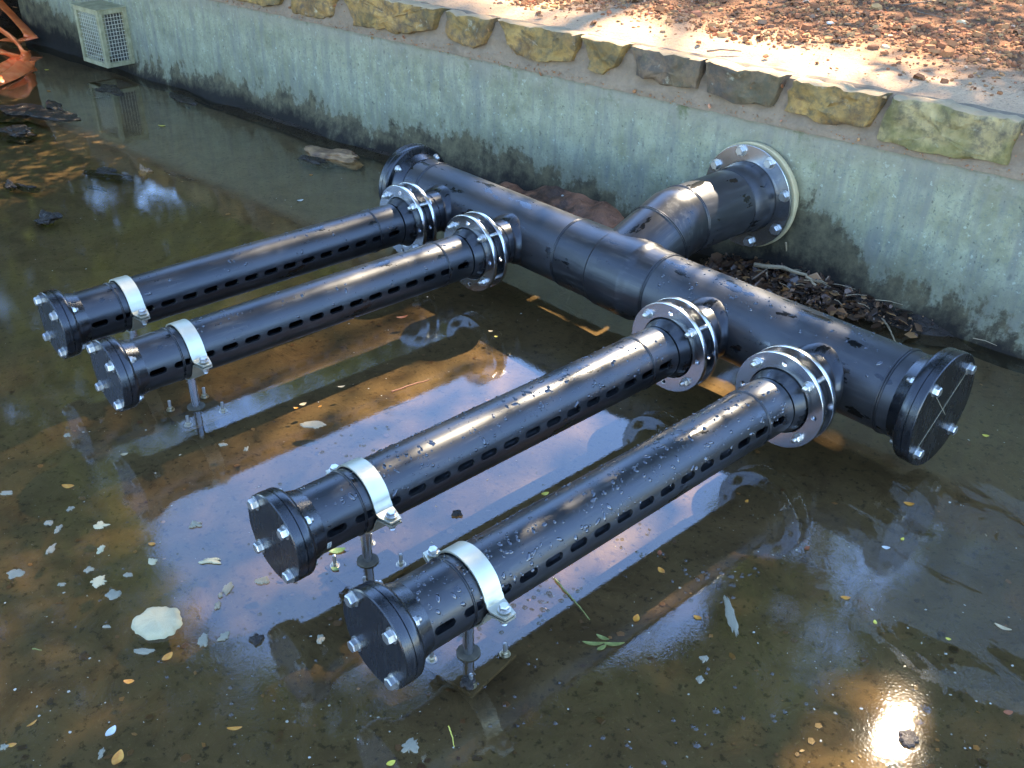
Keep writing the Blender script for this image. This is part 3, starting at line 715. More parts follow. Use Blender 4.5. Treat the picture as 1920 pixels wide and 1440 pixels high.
for k in range(4):
    x = BX[k]; L = BL[k]; org = Vector((x, 0, BZ))
    # local frame: z along -y (towards the free end), x along +world x
    m = frame(org, YC, (1, 0, 0))
    # in this frame local y = z_axis x x_axis
    yw = (YC.cross(Vector((1, 0, 0)))).z     # sign of world z along local y
    slots = [L-.147-.094*i for i in range(0, 17)]
    slots = [s_ for s_ in slots if s_ > .44][::-1]
    a = slotang[k]*(1 if yw > 0 else -1)
    me = slotted(.425, L-.062, BR, .0885, slots, [a, 180-a])
    bp = link('branch_pipe', me, M['hdpe'], man, m)
    tag(bp, 'slotted black branch pipe, '+names_b[k])
    for yy in (.558, L-.245): sub(link('weld_ring', BB, M['hdpe'], man, m @ Matrix.Translation((0, 0, yy))), bp)
    # stub end into the steel ring, front and rear
    link('stub_end', STUB, M['hdpe'], man, m @ Matrix.Translation((0, 0, .332)))
    link('stub_end', STUB, M['hdpe'], man, m @ Matrix.Translation((0, 0, .330)) @ Matrix.Scale(-1, 4, (0, 0, 1)))
    rot = Matrix.Rotation(math.radians([0, 1.5, 0, -1][k]), 4, 'Z')
    f1 = link('flange_ring', RING, M['steel'], man, m @ Matrix.Translation((0, 0, .363)) @ rot)
    f2 = link('flange_ring', RING, M['steel'], man, m @ Matrix.Translation((0, 0, .300)) @ rot)
    for a_ in (45, 135, 225, 315):
        q = math.radians(a_); pos = Matrix.Translation((.146*math.cos(q), .146*math.sin(q), 0))
        sub(link('nut', NUT, None, man, m @ rot @ pos @ Matrix.Translation((0, 0, .372)) @ Matrix.Rotation(random.random(), 4, 'Z')), f1)
        sub(link('bolt', HEAD, None, man, m @ rot @ pos @ Matrix.Translation((0, 0, .291)) @ Matrix.Rotation(math.pi, 4, 'X')), f2)
        sub(link('bolt_shank', SHANK, None, man, m @ rot @ pos @ Matrix.Translation((0, 0, .2915)) @ Matrix.Scale(.081, 4, (0, 0, 1))), f2)
    # stub pipe to the header, with an extruded weld saddle where it meets the curve
    sp_ = link('stub_pipe', lathe('stub_pipe', [(.12, BR-.001), (.265, BR-.001), (.265, .088), (.12, .088)], 96, 40, closed=True), M['hdpe'], man, m)
    vs, fs = [], []; ns_ = 96; prof = [(-.001, 0), (.004, 1), (.010, 2), (.016, 3), (.021, 4), (.023, 5)]
    for (dr, dh) in prof:
        for j in range(ns_):
            t = 2*math.pi*j/ns_; rr = BR + dr*(1+.10*N(math.cos(t)*2, math.sin(t)*2, k+dr*20, 2)); zx = rr*math.sin(t)
            zx_ = min(abs(zx), HR-.002); surf = math.sqrt(max(HR*HR-zx_*zx_, 0)) + 0
            lift = [.026, .025, .020, .014, .006, -.006][dh] + .002*N(math.cos(t)*4, math.sin(t)*4, k*3+dr*30, 3)
            vs.append((rr*math.cos(t), rr*math.sin(t), surf+lift))
    for i in range(len(prof)-1):
        for j in range(ns_): a_ = i*ns_+j; b_ = i*ns_+(j+1) % ns_; fs.append((a_, b_, b_+ns_, a_+ns_))
    sub(link('weld_saddle', pydata('weld_saddle', vs, fs, 60), M['hdpe'], man, m), sp_)
    sub(link('weld_ring', bead(BR, .003, .0025), M['hdpe'], man, m @ Matrix.Translation((0, 0, .205))), sp_)
    endcap(man, org+YC*L, YC, .1353, BR, .030, .030, .05, .112, NUTS, HEAD)
    if k >= 2 or True:
        up_a = 90 if yw > 0 else -90
        sub(drops(man, [260, 320, 1500, 1800][k], .45, L-.08, BR, up_a-75, up_a+75, m), bp)
# droplets and dried smears on the header's right half
drops(man, 700, -.2, .84, HR, *( (20, 160) if frame((0, 0, 0), (1, 0, 0)).col[1].z > .5 else (-70, 70)), frame((0, 0, HZ), (1, 0, 0)))
# paper tag on the third branch
m = frame(Vector((BX[2], 0, BZ)), YC, (1, 0, 0))
def patch(name, r, z0, z1, a0, a1, mat, par, mm, n=5):
    vs, fs = [], []
    for i in range(n+1):
        t = math.radians(a0+(a1-a0)*i/n)
        for z in (z0, z1): vs.append((r*math.cos(t), r*math.sin(t), z))
    for i in range(n): fs.append((2*i, 2*i+1, 2*i+3, 2*i+2))
    return link(name, pydata(name, vs, fs, 60), mat, par, mm)
ys = 1 if (YC.cross(Vector((1, 0, 0)))).z > 0 else -1
tg = patch('paper_tag', BR+.0012, 1.932, 1.945, -ys*8, -ys*22, M['tagp'], man, m); tag(tg, 'small white printed tag near the end of the pipe')
for q in range(5): patch('print_line', BR+.0018, 1.9345, 1.9425, -ys*(10+q*2.3), -ys*(11+q*2.3), M['ink'], man, m, 1)

# ------------------------------------------------------------------ supports: strap clamp, post, plate, anchors
lab = ['satin steel strap clamp on a post under the far left branch pipe', 'satin steel strap clamp on a post under the second branch pipe from the left', 'satin steel strap clamp and post under the third branch pipe, beside a green leaf', 'satin steel strap clamp on a post under the nearest branch pipe']
def strap_me(sign):
    r = BR+.007; w = .029; t = .0055; path = []
    a0 = 6 if sign > 0 else 4
    path.append((r+.062, .004*sign)); path.append((r+.018, .004*sign)); path.append((r+.006, .009*sign)); path.append((r+.001, .022*sign))
    for i in range(25):
        q = math.radians(14 + (166-14)*i/24); path.append((r*math.cos(q), sign*r*math.sin(q)))
    path += [(-p[0], p[1]) for p in path[:4][::-1]]
    vs, fs = [], []; n = len(path); bev = .0012
    for i, p in enumerate(path):
        a = Vector(path[max(i-1, 0)]); b = Vector(path[min(i+1, n-1)]); d = (b-a).normalized(); nr = Vector((d.y, -d.x))*(-1 if sign > 0 else 1)
        nr = nr if True else nr
        e = w*(.62 if i in (0, n-1) else 1.)
        for (oy, on) in ((-e, 0), (e, 0), (e, t), (-e, t)):
            q = Vector(p)+nr*on; vs.append((q.x, oy, q.y))
    for i in range(n-1):
        for j in range(4): a = i*4+j; b = i*4+(j+1) % 4; fs.append((a, b, b+4, a+4))
    fs += [(0, 1, 2, 3), tuple(range((n-1)*4, n*4))[::-1]]
    me = pydata('strap', vs, fs)
    bm = bmesh.new(); bm.from_mesh(me); bmesh.ops.recalc_face_normals(bm, faces=bm.faces); bm.to_mesh(me); bm.free()
    me.polygons.foreach_set('use_smooth', [True]*len(me.polygons)); me.set_sharp_from_angle(angle=math.radians(30)); return me
SU, SD = strap_me(1), strap_me(-1)
POST = lathe('post', [(0, 0), (0, .0155), (.1, .0155), (.1, 0)], 24, 30)
def support_proto(k):
    y = -(BL[k]-.30)
    t = empty('pipe_support', (BX[k], y, -.03), lab[k], 'pipe support', 'pipe supports under the branch pipes')
    zc = BZ+.03
    m = Matrix.Translation((0, 0, zc))
    link('upper_strap', SU, M['strap'], t, m @ Matrix.Translation((0, 0, .004)))
    link('lower_strap', SD, M['strap'], t, m @ Matrix.Translation((0, 0, -.004)))
    for sx in (-1, 1):
        link('clamp_bolt', HEAD, None, t, m @ Matrix.Translation((sx*(BR+.045), 0, .0135)) @ Matrix.Rotation(random.random(), 4, 'Z') @ Matrix.Scale(.8, 4))
        link('clamp_bolt', NUTS, None, t, m @ Matrix.Translation((sx*(BR+.045), 0, -.0135)) @ Matrix.Rotation(math.pi, 4, 'X'))
    link('post', lathe('post', [(.01, 0), (.01, .0155), (zc-BR-.006, .0155), (zc-BR-.006, 0)], 24, 30), M['steel'], t)
    link('collar', lathe('collar', [(.029, 0), (.029, .031), (.031, .034), (.034, .034), (.035, .031), (.035, 0)], 32, 40), M['plate'], t)
    bpl = link('base_plate', boxme('base_plate', -.095, .095, -.095, .095, -.002, .010, .002), M['silt'], t, Matrix.Rotation(math.radians(4*k-3), 4, 'Z'))
    for sx in (-1, 1):
        for sy in (-1, 1):
            an = joinme('anchor_bolt', [(lathe('a', [(0, 0), (0, .006), (.054, .006), (.055, .004), (.055, 0)], 10, 40), Matrix()), (hexhead(.012, .011), Matrix.Translation((0, 0, .014))), (lathe('w', [(.012, 0), (.012, .016), (.0145, .016), (.0145, 0)], 16, 30), Matrix())])
            sub(link('anchor_bolt', an, M['bolt'], t, Matrix.Rotation(math.radians(4*k-3), 4, 'Z') @ Matrix.Translation((sx*.072, sy*.072, 0))), bpl)
    return t
for k in range(4): support_proto(k)

# ------------------------------------------------------------------ cage on the wall, hose
cage = empty('wire_cage', (-6.125, wall_y(-6.125), .28), 'box shaped wire mesh cage with pale painted frame fixed to the wall', 'cage')
CX0, CX1, CD, CZ0, CZ1 = -.38, 0., .25, -.19, .25
def cbox(x0, x1, y0, y1, z0, z1): return (boxme('c', x0, x1, y0, y1, z0, z1, .003), Matrix())
fr_ = []
b = .035
for x in (CX0, CX1-b): fr_ += [cbox(x, x+b, -CD, -CD+b, CZ0, CZ1)]
fr_ += [cbox(CX1-b, CX1, -b, 0, CZ0, CZ1), cbox(CX0, CX0+b, -b, 0, CZ0, CZ1)]
for z in (CZ0, CZ1-b):
    fr_ += [cbox(CX0+b, CX1-b, -CD, -CD+b, z, z+b), cbox(CX1-b, CX1, -CD+b, -b, z, z+b), cbox(CX0, CX0+b, -CD+b, -b, z, z+b)]
link('frame', joinme('frame', fr_), M['cage'], cage)
link('top_panel', boxme('top_panel', CX0-.01, CX1+.01, -CD-.012, 0, CZ1+.001, CZ1+.008, .002), M['cage'], cage)
link('interior_shade_sheet', boxme('interior_shade_sheet', CX0+.02, CX1-.02, -.02, -.012, CZ0, CZ1), M['cageshade'], cage)  # dark sheet standing in for the shade in the cage interior
wm = []
wr = .0022
def wire(a, b_): return (sweep('w', [a, b_], wr, 5), Matrix())
nxw = 9
for i in range(1, nxw+1): x = CX0+b+(CX1-CX0-2*b)*i/(nxw+1); wm.append(wire((x, -CD+.012, CZ0+.03), (x, -CD+.012, CZ1-.03)))
for i in range(1, 13): z = CZ0+b+(CZ1-CZ0-2*b)*i/13; wm.append(wire((CX0+.03, -CD+.016, z), (CX1-.03, -CD+.016, z)))
link('mesh_panel', joinme('mesh_panel', wm), M['wire'], cage); wm = []
for i in range(1, 7): y = -CD+b+(CD-2*b)*i/7; wm.append(wire((CX1-.012, y, CZ0+.03), (CX1-.012, y, CZ1-.03)))
for i in range(1, 13): z = CZ0+b+(CZ1-CZ0-2*b)*i/13; wm.append(wire((CX1-.016, -CD+.03, z), (CX1-.016, -.03, z)))
link('mesh_panel', joinme('mesh_panel', wm), M['wire'], cage)
cage.rotation_euler = (0, 0, math.atan(WS))

def ribbon(name, pxz, w, th, mat):
    """flat lay hose following points (px,py,z); tilts as it twists"""
    P = [at(a, b_, z) for a, b_, z, tw in pxz]; T = [tw for *_, tw in pxz]
    fine, tws = [], []
    n = len(P)
    for i in range(n-1):
        p0, p1, p2, p3 = P[max(i-1, 0)], P[i], P[i+1], P[min(i+2, n-1)]
        for s_ in range(8):
            t = s_/8; fine.append(.5*((2*p1)+(-p0+p2)*t+(2*p0-5*p1+4*p2-p3)*t*t+(-p0+3*p1-3*p2+p3)*t**3)); tws.append(T[i]*(1-t)+T[i+1]*t)
    fine.append(P[-1]); tws.append(T[-1]); vs, fs = [], []
    for i, p in enumerate(fine):
        d = (fine[min(i+1, len(fine)-1)]-fine[max(i-1, 0)]).normalized(); s_ = d.cross(Vector((0, 0, 1))).normalized(); u = s_.cross(d)
        a = math.radians(tws[i]); X = s_*math.cos(a)+u*math.sin(a); Y = d.cross(X)
        for k in range(12):
            q = 6.283*k/12; vs.append(p+X*math.cos(q)*w*(1+.1*N(i*.3, k, 1))+Y*math.sin(q)*th*(1+.5*N(i*.4, 2, 3)))
    for i in range(len(fine)-1):
        for k in range(12): a = i*12+k; b_ = i*12+(k+1) % 12; fs.append((a, b_, b_+12, a+12))
    fs.append(tuple(range(12))[::-1]); fs.append(tuple(range((len(fine)-1)*12, len(fine)*12)))
    return link(name, pydata(name, vs, fs, 60), mat, hose)
hose = empty('lay_flat_hose', at(20, 120, 0), 'orange lay flat hose folded in loops at the left edge of the pond', 'hose'); hb = hose.location.copy()
def rib(*a): o = ribbon(*a); o.location = -hb; return o
rib('hose_loop', [(-60, -60, .30, 20), (-5, 0, .26, 25), (30, 36, .18, 30), (58, 68, .10, 20), (48, 73, .06, 0), (34, 78, .05, -20), (10, 74, .05, 0)], .062, .014, M['hose'])
rib('hose_loop', [(-40, 30, .30, 50), (0, 55, .26, 55), (30, 78, .20, 60), (44, 100, .12, 70), (52, 116, .04, 60), (40, 128, .03, 30), (18, 142, .03, 20), (-20, 158, .03, 20)], .062, .016, M['hose'])
rib('hose_loop', [(-30, 88, .14, 10), (0, 97, .14, 10), (22, 104, .11, 20), (36, 112, .07, 40), (20, 122, .05, 30), (-5, 130, .05, 15), (-40, 140, .05, 10)], .06, .018, M['hose'])

# ------------------------------------------------------------------ mud, rocks, debris
def pb(name, px, py, w, d, h, mat, label, cat, seed, rot=0., lump=.6, z=-.01, n=4):
    P = at(px, py, 0); P.z = z
    o = pebble(name, P, (w, d, h), mat, label, cat, n=n, seed=seed, lump=lump, smooth=24); o.rotation_euler = (0, 0, rot); return o
pb('rock', 628, 292, .21, .085, .045, M['rockm'], 'flat brown rock alone in the water left of the header pipe', 'rock', 3.1, .35)
pb('mud_clump', 590, 300, .12, .05, .022, M['mud'], 'black wet mud clinging to the left end of the flat brown rock', 'mud', 6.1, .3)
for i, (px, py, w, d, h, lb) in enumerate([(45, 212, .34, .16, .035, 'glistening mud heap at the far left below the hose'), (30, 246, .16, .10, .04, 'round grey mud lump below the largest mud heap at the left edge'), (105, 200, .16, .05, .03, 'dark pointed mud ridge right of the largest mud heap'), (205, 322, .16, .05, .022, 'thin mud ridge above the bright sky reflection'), (270, 318, .05, .035, .035, 'small upright clod of mud right of the thin ridge'), (18, 345, .08, .03, .028, 'small black mud clod at the left edge beyond the yellow reflection'), (50, 348, .09, .025, .018, 'narrow wet mud ridge beside the small black clod'), (85, 408, .07, .06, .035, 'brown clod sticking out of the water left of the blue reflection'), (200, 168, .22, .09, .03, 'pale muddy hump below the wire cage'), (180, 350, .06, .02, .012, 'low wet mud scrap left of the bright sky reflection'), (340, 328, .11, .02, .012, 'narrow mud streak right of the upright clod'), (345, 185, .14, .05, .03, 'clump of brown leaves and mud at the foot of the wall stain')]):
    pb('mud_clump', px, py, w*1.0, d*.95, h*.8, M['mud'] if i != 4 else M['rockm'], lb, 'mud', i*2.7+1, .4-.2*(i % 3), .9, z=-.012)
# red mud bank at the wall foot
def moundgrid(name, x0, x1, depth, h, mat, label, cat, seed):
    vs, fs = [], []; nx, ny = 60, 22
    for j in range(ny):
        v = j/(ny-1)
        for i in range(nx):
            u = i/(nx-1); x = x0+(x1-x0)*u; e = math.sin(math.pi*u)**.6
            y = wall_y(x)+.03 - depth*e*v*(1+.25*N(u*3, 0, seed, 2)); z = -.03 + (h+.03)*e*(1-v**1.6)*(1+.5*N(x, y, seed, 5)+.16*N(x, y, seed+1, 14)) 
            vs.append((x, y, z))
    for j in range(ny-1):
        for i in range(nx-1): a = j*nx+i; fs.append((a, a+nx, a+nx+1, a+1))
    o = link(name, pydata(name, vs, fs, 50), mat); return tag(o, label, cat)
mb = moundgrid('mud_bank', -2.2, -.95, .50, .12, M['redmud'], 'bank of reddish brown mud at the wall foot behind the header pipe', 'mud', 2)
db = moundgrid('debris_mound', -.75, .75, .26, .06, M['mud'], 'dark mound of sodden debris at the wall foot right of the outlet pipe', 'mud', 5)
db2 = moundgrid('mud_strip', .7, 2.3, .16, .02, M['mud'], 'thin line of dark wet mud along the wall foot at the right edge', 'mud', 11)
db3 = moundgrid('mud_shelf', -5.8, -2.1, .14, .02, M['mud'], 'long dark strip of wet mud along the wall foot on the left', 'mud', 15)
pts, szs = [], []
for _ in range(1900):
    x = random.gauss(-.15, .28); v = random.random()
    if not -.62 < x < .5: continue
    y = wall_y(x) - v*.24*(1-abs(x+.1)*.5); pts.append((x, y, .012+.065*(1-v)*max(.2, 1-abs(x+.1)*1.1)+random.random()*.012)); szs.append(random.uniform(.006, .022) if random.random() < .82 else random.uniform(.03, .075))
o = flakes('dead_leaves', pts, szs, M['wetleaf'], .03, .8); tag(o, 'heap of sodden brown dead leaves against the wall right of the outlet flange', 'dead leaves', kind='stuff')
twig([(1412, 495), (1470, 503), (1510, 515), (1530, 535)], .012, M['twigp'], 'thick pale stick arching over the dead leaves by the wall', zs=[.06, .085, .08, .05])
twig([(1410, 524), (1440, 502)], .005, M['twig'], 'thin dark stick crossing below the pale stick in the debris', zs=[.05, .08])
twig([(1474, 455), (1475, 492)], .005, M['twigp'], 'upright pale straw standing in the dead leaves', zs=[.20, .06])
twig([(1510, 498), (1545, 515)], .004, M['twigp'], 'short straw leaning from the debris towards the wall', zs=[.09, .05])
twig([(1545, 532), (1580, 532), (1640, 540)], .012, M['twig'], 'dark wet stick lying along the wall foot right of the debris', zs=[.03, .03, .02])
twig([(1634, 588), (1655, 598), (1668, 618), (1680, 642)], .006, M['twigp'], 'pale crooked twig in the water behind the header pipe', z=.0)
twig([(1345, 476), (1380, 486), (1415, 484)], .003, M['twigp'], 'thin white stem floating in the dark below the wall flange', z=.0)
twig([(735, 735), (770, 722), (805, 712)], .004, M['redleaf'], 'thin reddish brown stick in the water above the third branch pipe', z=.0)
twig([(1850, 1005), (1847, 1001)], .002, M['twigp'], 'tiny straw beside the yellow leaf at the right edge', z=.0)
items = []
for _ in range(20):
    x = random.gauss(-.12, .26); y = wall_y(x)-random.uniform(.02, .22); z = .05+random.random()*.035; a = random.gauss(.25, .7); L = random.uniform(.04, .16)
    p0 = Vector((x, y, z)); p1 = p0+Vector((math.cos(a)*L, math.sin(a)*L*.4, random.uniform(-.015, .02))); items.append((sweep('t', [p0, p0.lerp(p1, .5)+Vector((0, 0, .006)), p1], [.0022, .0018, .001], 5), Matrix()))
o = link('small_twigs', joinme('small_twigs', items), M['twigp']); tag(o, 'tangle of thin broken twigs in the dead leaves by the wall', 'twigs', kind='stuff')
P = at(1072, 368, .075); P.z = .10
def splat(name, P, r, mat, label, cat, n=64, spikes=.5, seed=0., h=.004, elong=1., rot=0.):
    rows, vs, fs = [], [], []
    for (rr, hh) in ((1, 0), (.93, .7), (.72, 1.), (.35, 1.1)):
        row = []
        for k in range(n):
            a = 6.283*k/n; f = 1+spikes*N(math.cos(a)*1.3, math.sin(a)*1.3, seed, 1.1)+spikes*.55*N(math.cos(a)*3, math.sin(a)*3, seed+4, 1.4)+spikes*.2*N(math.cos(a)*8, math.sin(a)*8, seed+8, 1.)
            row.append(len(vs)); vs.append((math.cos(a)*r*f*rr*elong, math.sin(a)*r*f*rr, hh*h*(1+.12*N(math.cos(a)*rr*3, math.sin(a)*rr*3, seed, 2))))
        rows.append(row)
    for a_, b_ in zip(rows[:-1], rows[1:]):
        for k in range(n): fs.append((a_[k], a_[(k+1) % n], b_[(k+1) % n], b_[k]))
    c = len(vs); vs.append((0, 0, h*1.1)); fs += [(rows[-1][k], rows[-1][(k+1) % n], c) for k in range(n)]
    o = link(name, pydata(name, vs, fs, 85), mat); o.location = P; o.rotation_euler = (0, 0, rot); return tag(o, label, cat)
splat('dropping', P, .05, M['petal'], 'white splash of bird dropping on the red mud bank', 'bird dropping', spikes=1.3, seed=3)

# ------------------------------------------------------------------ foam, floating leaves
SX = lambda px, py: (at(px+10, py)-at(px, py)).length/10
def foam(px, py, wpx, hpx, mat, label, seed, h=.006, rot=None, spikes=.35):
    s_ = SX(px, py); P = at(px, py); P.z = .0012
    # image x runs along rt2; vertical pixels are stretched on the water
    vert = (at(px, py+5)-at(px, py-5)).length/10
    a = math.atan2(rt2.y, rt2.x)
    w = wpx*s_/2; d = hpx*vert/2
    o = splat('foam_patch', P, 1., mat, label, 'foam', n=40 if wpx < 60 else 90, spikes=spikes, seed=seed, h=1.)
    o.scale = (w, d, h); o.rotation_euler = (0, 0, a + (rot or 0)); return o
foam(295, 1170, 92, 56, M['foam'], 'large cream white lump of foam floating at the lower left', 1.3, .02, spikes=.16)
FL = [(188, 987, 24, 11, 'foam', 'cream foam scrap second from the top left, above the two round white scraps'), (95, 1031, 13, 18, 'foamg', 'upright oval grey foam patch at the far left, level with the rightmost third pipe post'), (190, 1031, 14, 13, 'foam', 'small round white foam scrap below the cream one'), (367, 984, 23, 12, 'foamg', 'oval grey foam patch left of the third pipe end plate'), (30, 1076, 32, 14, 'foamg', 'ragged triangular foam patch nearest the left edge'), (285, 1053, 17, 11, 'foam', 'white foam scrap halfway between the large lump and the oval patch'), (396, 1052, 38, 10, 'foam', 'stretched white foam streak above the blue reflection'), (167, 1069, 16, 10, 'foamg', 'grey foam crumb left of the orange leaf row'), (241, 1079, 16, 7, 'foamg', 'flat grey foam crumb above the large lump'), (184, 1092, 25, 15, 'foam', 'white foam patch left of and above the large lump'), (213, 1115, 30, 15, 'foamg', 'grey foam patch touching a thin streak, just left of the large lump'), (427, 1104, 19, 18, 'foamg', 'round grey foam blob in the blue reflection, topmost of its column'), (413, 1117, 8, 8, 'foamg', 'tiny foam blob between two round ones in the blue reflection'), (409, 1136, 12, 11, 'foamg', 'small round foam blob right of the large lump'), (381, 1202, 20, 26, 'foamg', 'pear shaped grey foam blob right of and below the large lump'), (420, 1195, 17, 15, 'foamg', 'round foam blob beside the pear shaped one'), (268, 1221, 34, 11, 'foamg', 'ragged foam scrap under the large lump'), (92, 981, 17, 8, 'foamg', 'small foam crumb at the upper left of the foam field'), (110, 993, 14, 11, 'foamg', 'small foam crumb just below the upper left one'), (492, 1090, 28, 12, 'foamg', 'grey foam patch below the third pipe end plate'), (200, 1176, 15, 5, 'foamg', 'thin foam scrap left of the large lump'), (116, 1097, 12, 6, 'foamg', 'small flat foam crumb under the ragged triangular patch'), (588, 797, 44, 12, 'foamg', 'curved foam streak between the second and third branch pipes'), (1371, 1155, 17, 70, 'foamg', 'long upright foam strip at the edge of the blue reflection right of the nearest pipe'), (767, 1402, 30, 30, 'foamg', 'crooked grey foam patch below the nearest pipe end plate'), (1312, 1275, 15, 14, 'foamg', 'round foam blob below the long upright strip'), (1320, 1236, 14, 12, 'foamg', 'small foam blob between the strip and the round blob'), (191, 1413, 9, 18, 'foamg', 'narrow grey foam scrap left of the bright orange leaf'), (8, 1402, 14, 11, 'foamg', 'grey foam disc touching the orange leaf in the bottom left corner'), (418, 835, 15, 5, 'foamg', 'thin foam sliver in the brown water under the second pipe clamp'), (462, 843, 8, 8, 'foamg', 'small foam dot right of the thin sliver'), (126, 817, 12, 6, 'foamg', 'small foam speck in the open water at the far left'), (12, 925, 24, 8, 'foamg', 'low foam scrap at the left edge above the foam field'), (132, 955, 10, 8, 'foamg', 'tiny foam crumb below the orange leaf'), (600, 1200, 14, 16, 'foamg', 'pale foam blob in the dark reflection left of the nearest end plate')]
for i, (a, b_, w, h_, mt, lb) in enumerate(FL): foam(a, b_, w, h_, M[mt], lb, i*1.9+2, .0045, spikes=.55 if i % 3 else .8)

def leaf(px, py, wpx, hpx, mat, label, rot=0., name='floating_leaf', cat='leaf', z=.0015, curl=.12):
    s_ = SX(px, py); L = wpx*s_; Wd = min(L*.62, hpx*s_*1.35)
    vs, fs = [], []; n = 8
    for i in range(n+1):
        u = i/n; w = Wd*.5*math.sin(math.pi*min(1, u*.93+.04))**.8; x = (u-.5)*L; zc = curl*L*(2*u-1)**2
        vs += [(x, -w, zc+curl*w*.9), (x, -w*.5, zc+curl*w*.25), (x, 0, zc-.0), (x, w*.5, zc+curl*w*.25), (x, w, zc+curl*w*.9)]
    for i in range(n):
        for j in range(4): a = i*5+j; fs.append((a, a+1, a+6, a+5))
    b0 = len(vs)
    # thickness: lower skin
    vs += [(v[0], v[1], v[2]-.0008) for v in vs[:b0]]; fs += [tuple(q+b0 for q in f[::-1]) for f in list(fs)]
    o = link(name, pydata(name, vs, fs, 60), mat); P = at(px, py, z); o.location = P
    o.rotation_euler = (0, 0, math.atan2(rt2.y, rt2.x)+rot); return tag(o, label, cat)
LV = [(128, 912, 24, 9, 'orange', 'orange leaf alone in the olive water at the far left', -.1), (285, 1020, 14, 11, 'orange', 'small round orange leaf above the large foam lump', 0), (314, 1232, 24, 24, 'orange', 'curled orange leaf just below the large foam lump', 1.), (242, 1278, 20, 8, 'orange', 'slim orange leaf below and left of the foam lump', 0), (22, 1397, 18, 7, 'orange', 'orange leaf in the bottom left corner beside a grey foam disc', .2), (221, 1422, 34, 20, 'orange', 'large bright orange oval leaf at the bottom edge', 1.5), (60, 1357, 20, 4, 'orange', 'thin orange sliver near the bottom left corner', .9), (440, 1366, 28, 6, 'orange', 'bent orange leaf scrap in the mottled blue reflection', .1), (733, 1431, 18, 12, 'yellow', 'lemon yellow leaf at the bottom edge below the nearest pipe', .5), (1193, 1160, 20, 13, 'orange', 'amber leaf in the dark strip right of the nearest pipe', 1.2), (1240, 1070, 18, 11, 'orange', 'orange leaf right of the nearest pipe, lower of two', -1.), (1237, 1037, 14, 10, 'redleaf', 'rust coloured leaf right of the nearest pipe, upper of two', 1.4), (1022, 926, 15, 8, 'yellow', 'small yellow leaf between the two nearest pipes', .4), (1308, 1158, 16, 12, 'orange', 'orange leaf in the blue patch beside the long foam strip', -.4), (1585, 1121, 18, 7, 'orange', 'slim orange leaf in the open dark water at the right', -.1), (1641, 1167, 11, 10, 'yellow', 'round yellow leaf below the slim orange one', 1.5), (1778, 1198, 10, 7, 'yellow', 'small yellow leaf on the grey film at the right', -.4), (1692, 1011, 10, 9, 'yellow', 'yellow green scrap right of the white petal', .8), (1704, 945, 19, 8, 'orange', 'amber leaf below the header end cap', -.2), (1400, 940, 10, 9, 'orange', 'tiny orange leaf beside the reflected steel flange', .9), (1848, 817, 12, 6, 'yellow', 'yellow leaf near the right edge beside the header end cap', -.3), (1880, 1177, 30, 7, 'tan', 'long tan leaf at the right edge above the grey film', -.6), (1661, 1027, 15, 7, 'petal', 'white petal in the dark water at the right', -.2), (1513, 1028, 14, 14, 'redleaf', 'dark red leaf under the water below the reflected flange', .8), (632, 1033, 32, 12, 'greenl', 'pale green leaf floating beside the third pipe post', .25), (628, 1067, 16, 9, 'greenl', 'short green leaf beside an anchor bolt left of the nearest pipe', -.4), (568, 758, 14, 11, 'tan', 'tan leaf between the second and third pipes, largest of three', .6), (555, 765, 9, 5, 'orange', 'tiny orange leaf left of the tan leaf', 0), (600, 762, 8, 7, 'orange', 'tiny brown leaf right of the tan leaf', 1.), (208, 1372, 26, 22, 'petal', 'white curled petal above the bright orange oval leaf', 1.2), (233, 852, 13, 8, 'tan', 'small tan scrap under the second pipe end plate', .3), (930, 631, 7, 5, 'yellow', 'tiny yellow leaf in the brown water between the second flange and third pipe', 0), (920, 621, 9, 5, 'tan', 'tiny tan leaf beside the tiny yellow one', 0), (754, 595, 22, 6, 'redleaf', 'reddish leaf at the end of the pale reflected streak under the second pipe', .4), (1890, 1336, 18, 10, 'redleaf', 'red leaf near the right edge in the lower corner', .1), (640, 725, 14, 4, 'foamg', 'pale flat leaf in the brown water above the third pipe', .3), (1590, 556, 34, 10, 'greenl', 'bright green leaf at the foot of the debris by the wall', -.4), (88, 131, 9, 5, 'yellow', 'small yellow leaf in the water beside the hose', 0), (92, 171, 8, 5, 'orange', 'small orange leaf in the water below the hose', 0), (304, 236, 15, 4, 'yellow', 'short yellow straw in the water below the wall stain', 0), (583, 328, 7, 4, 'orange', 'tiny orange leaf below the flat brown rock', 0), (563, 376, 12, 6, 'petal', 'pale scrap in the water left of the first steel flange', .5), (1713, 330, 10, 8, 'tan', '', 0)]
for (a, b_, w, h_, mt, lb, r_) in LV[:-1]: leaf(a, b_, w, h_, M[mt], lb, r_)
def sprig():
    t = empty('leaf_sprig', at(1130, 1208, 0), 'olive green three pronged leaf sprig floating right of the nearest pipe', 'leaf')
    for (a, b_, w, r_) in ((1113, 1207, 42, -.05), (1150, 1208, 42, .0), (1128, 1215, 22, .6), (1130, 1196, 26, -.5)):
        o = leaf(a, b_, w, 7, M['olive'], '', r_, 'leaflet', '', z=.003); o.location = o.location-t.location; o.parent = t
        for key in ('label', 'category'):
            if key in o: del o[key]
sprig()
twig([(1040, 1085), (1062, 1110), (1080, 1130), (1106, 1162)], .003, M['olive'], 'long olive grass blade lying from the bright reflection into the dark strip', z=.001)
twig([(841, 1362), (848, 1380), (852, 1400)], .002, M['yellow'], 'thin yellow green blade below the nearest end plate', z=.001)
twig([(62, 1216), (78, 1219)], .002, M['olive'], 'short green blade in the olive water at the lower left', z=.001)

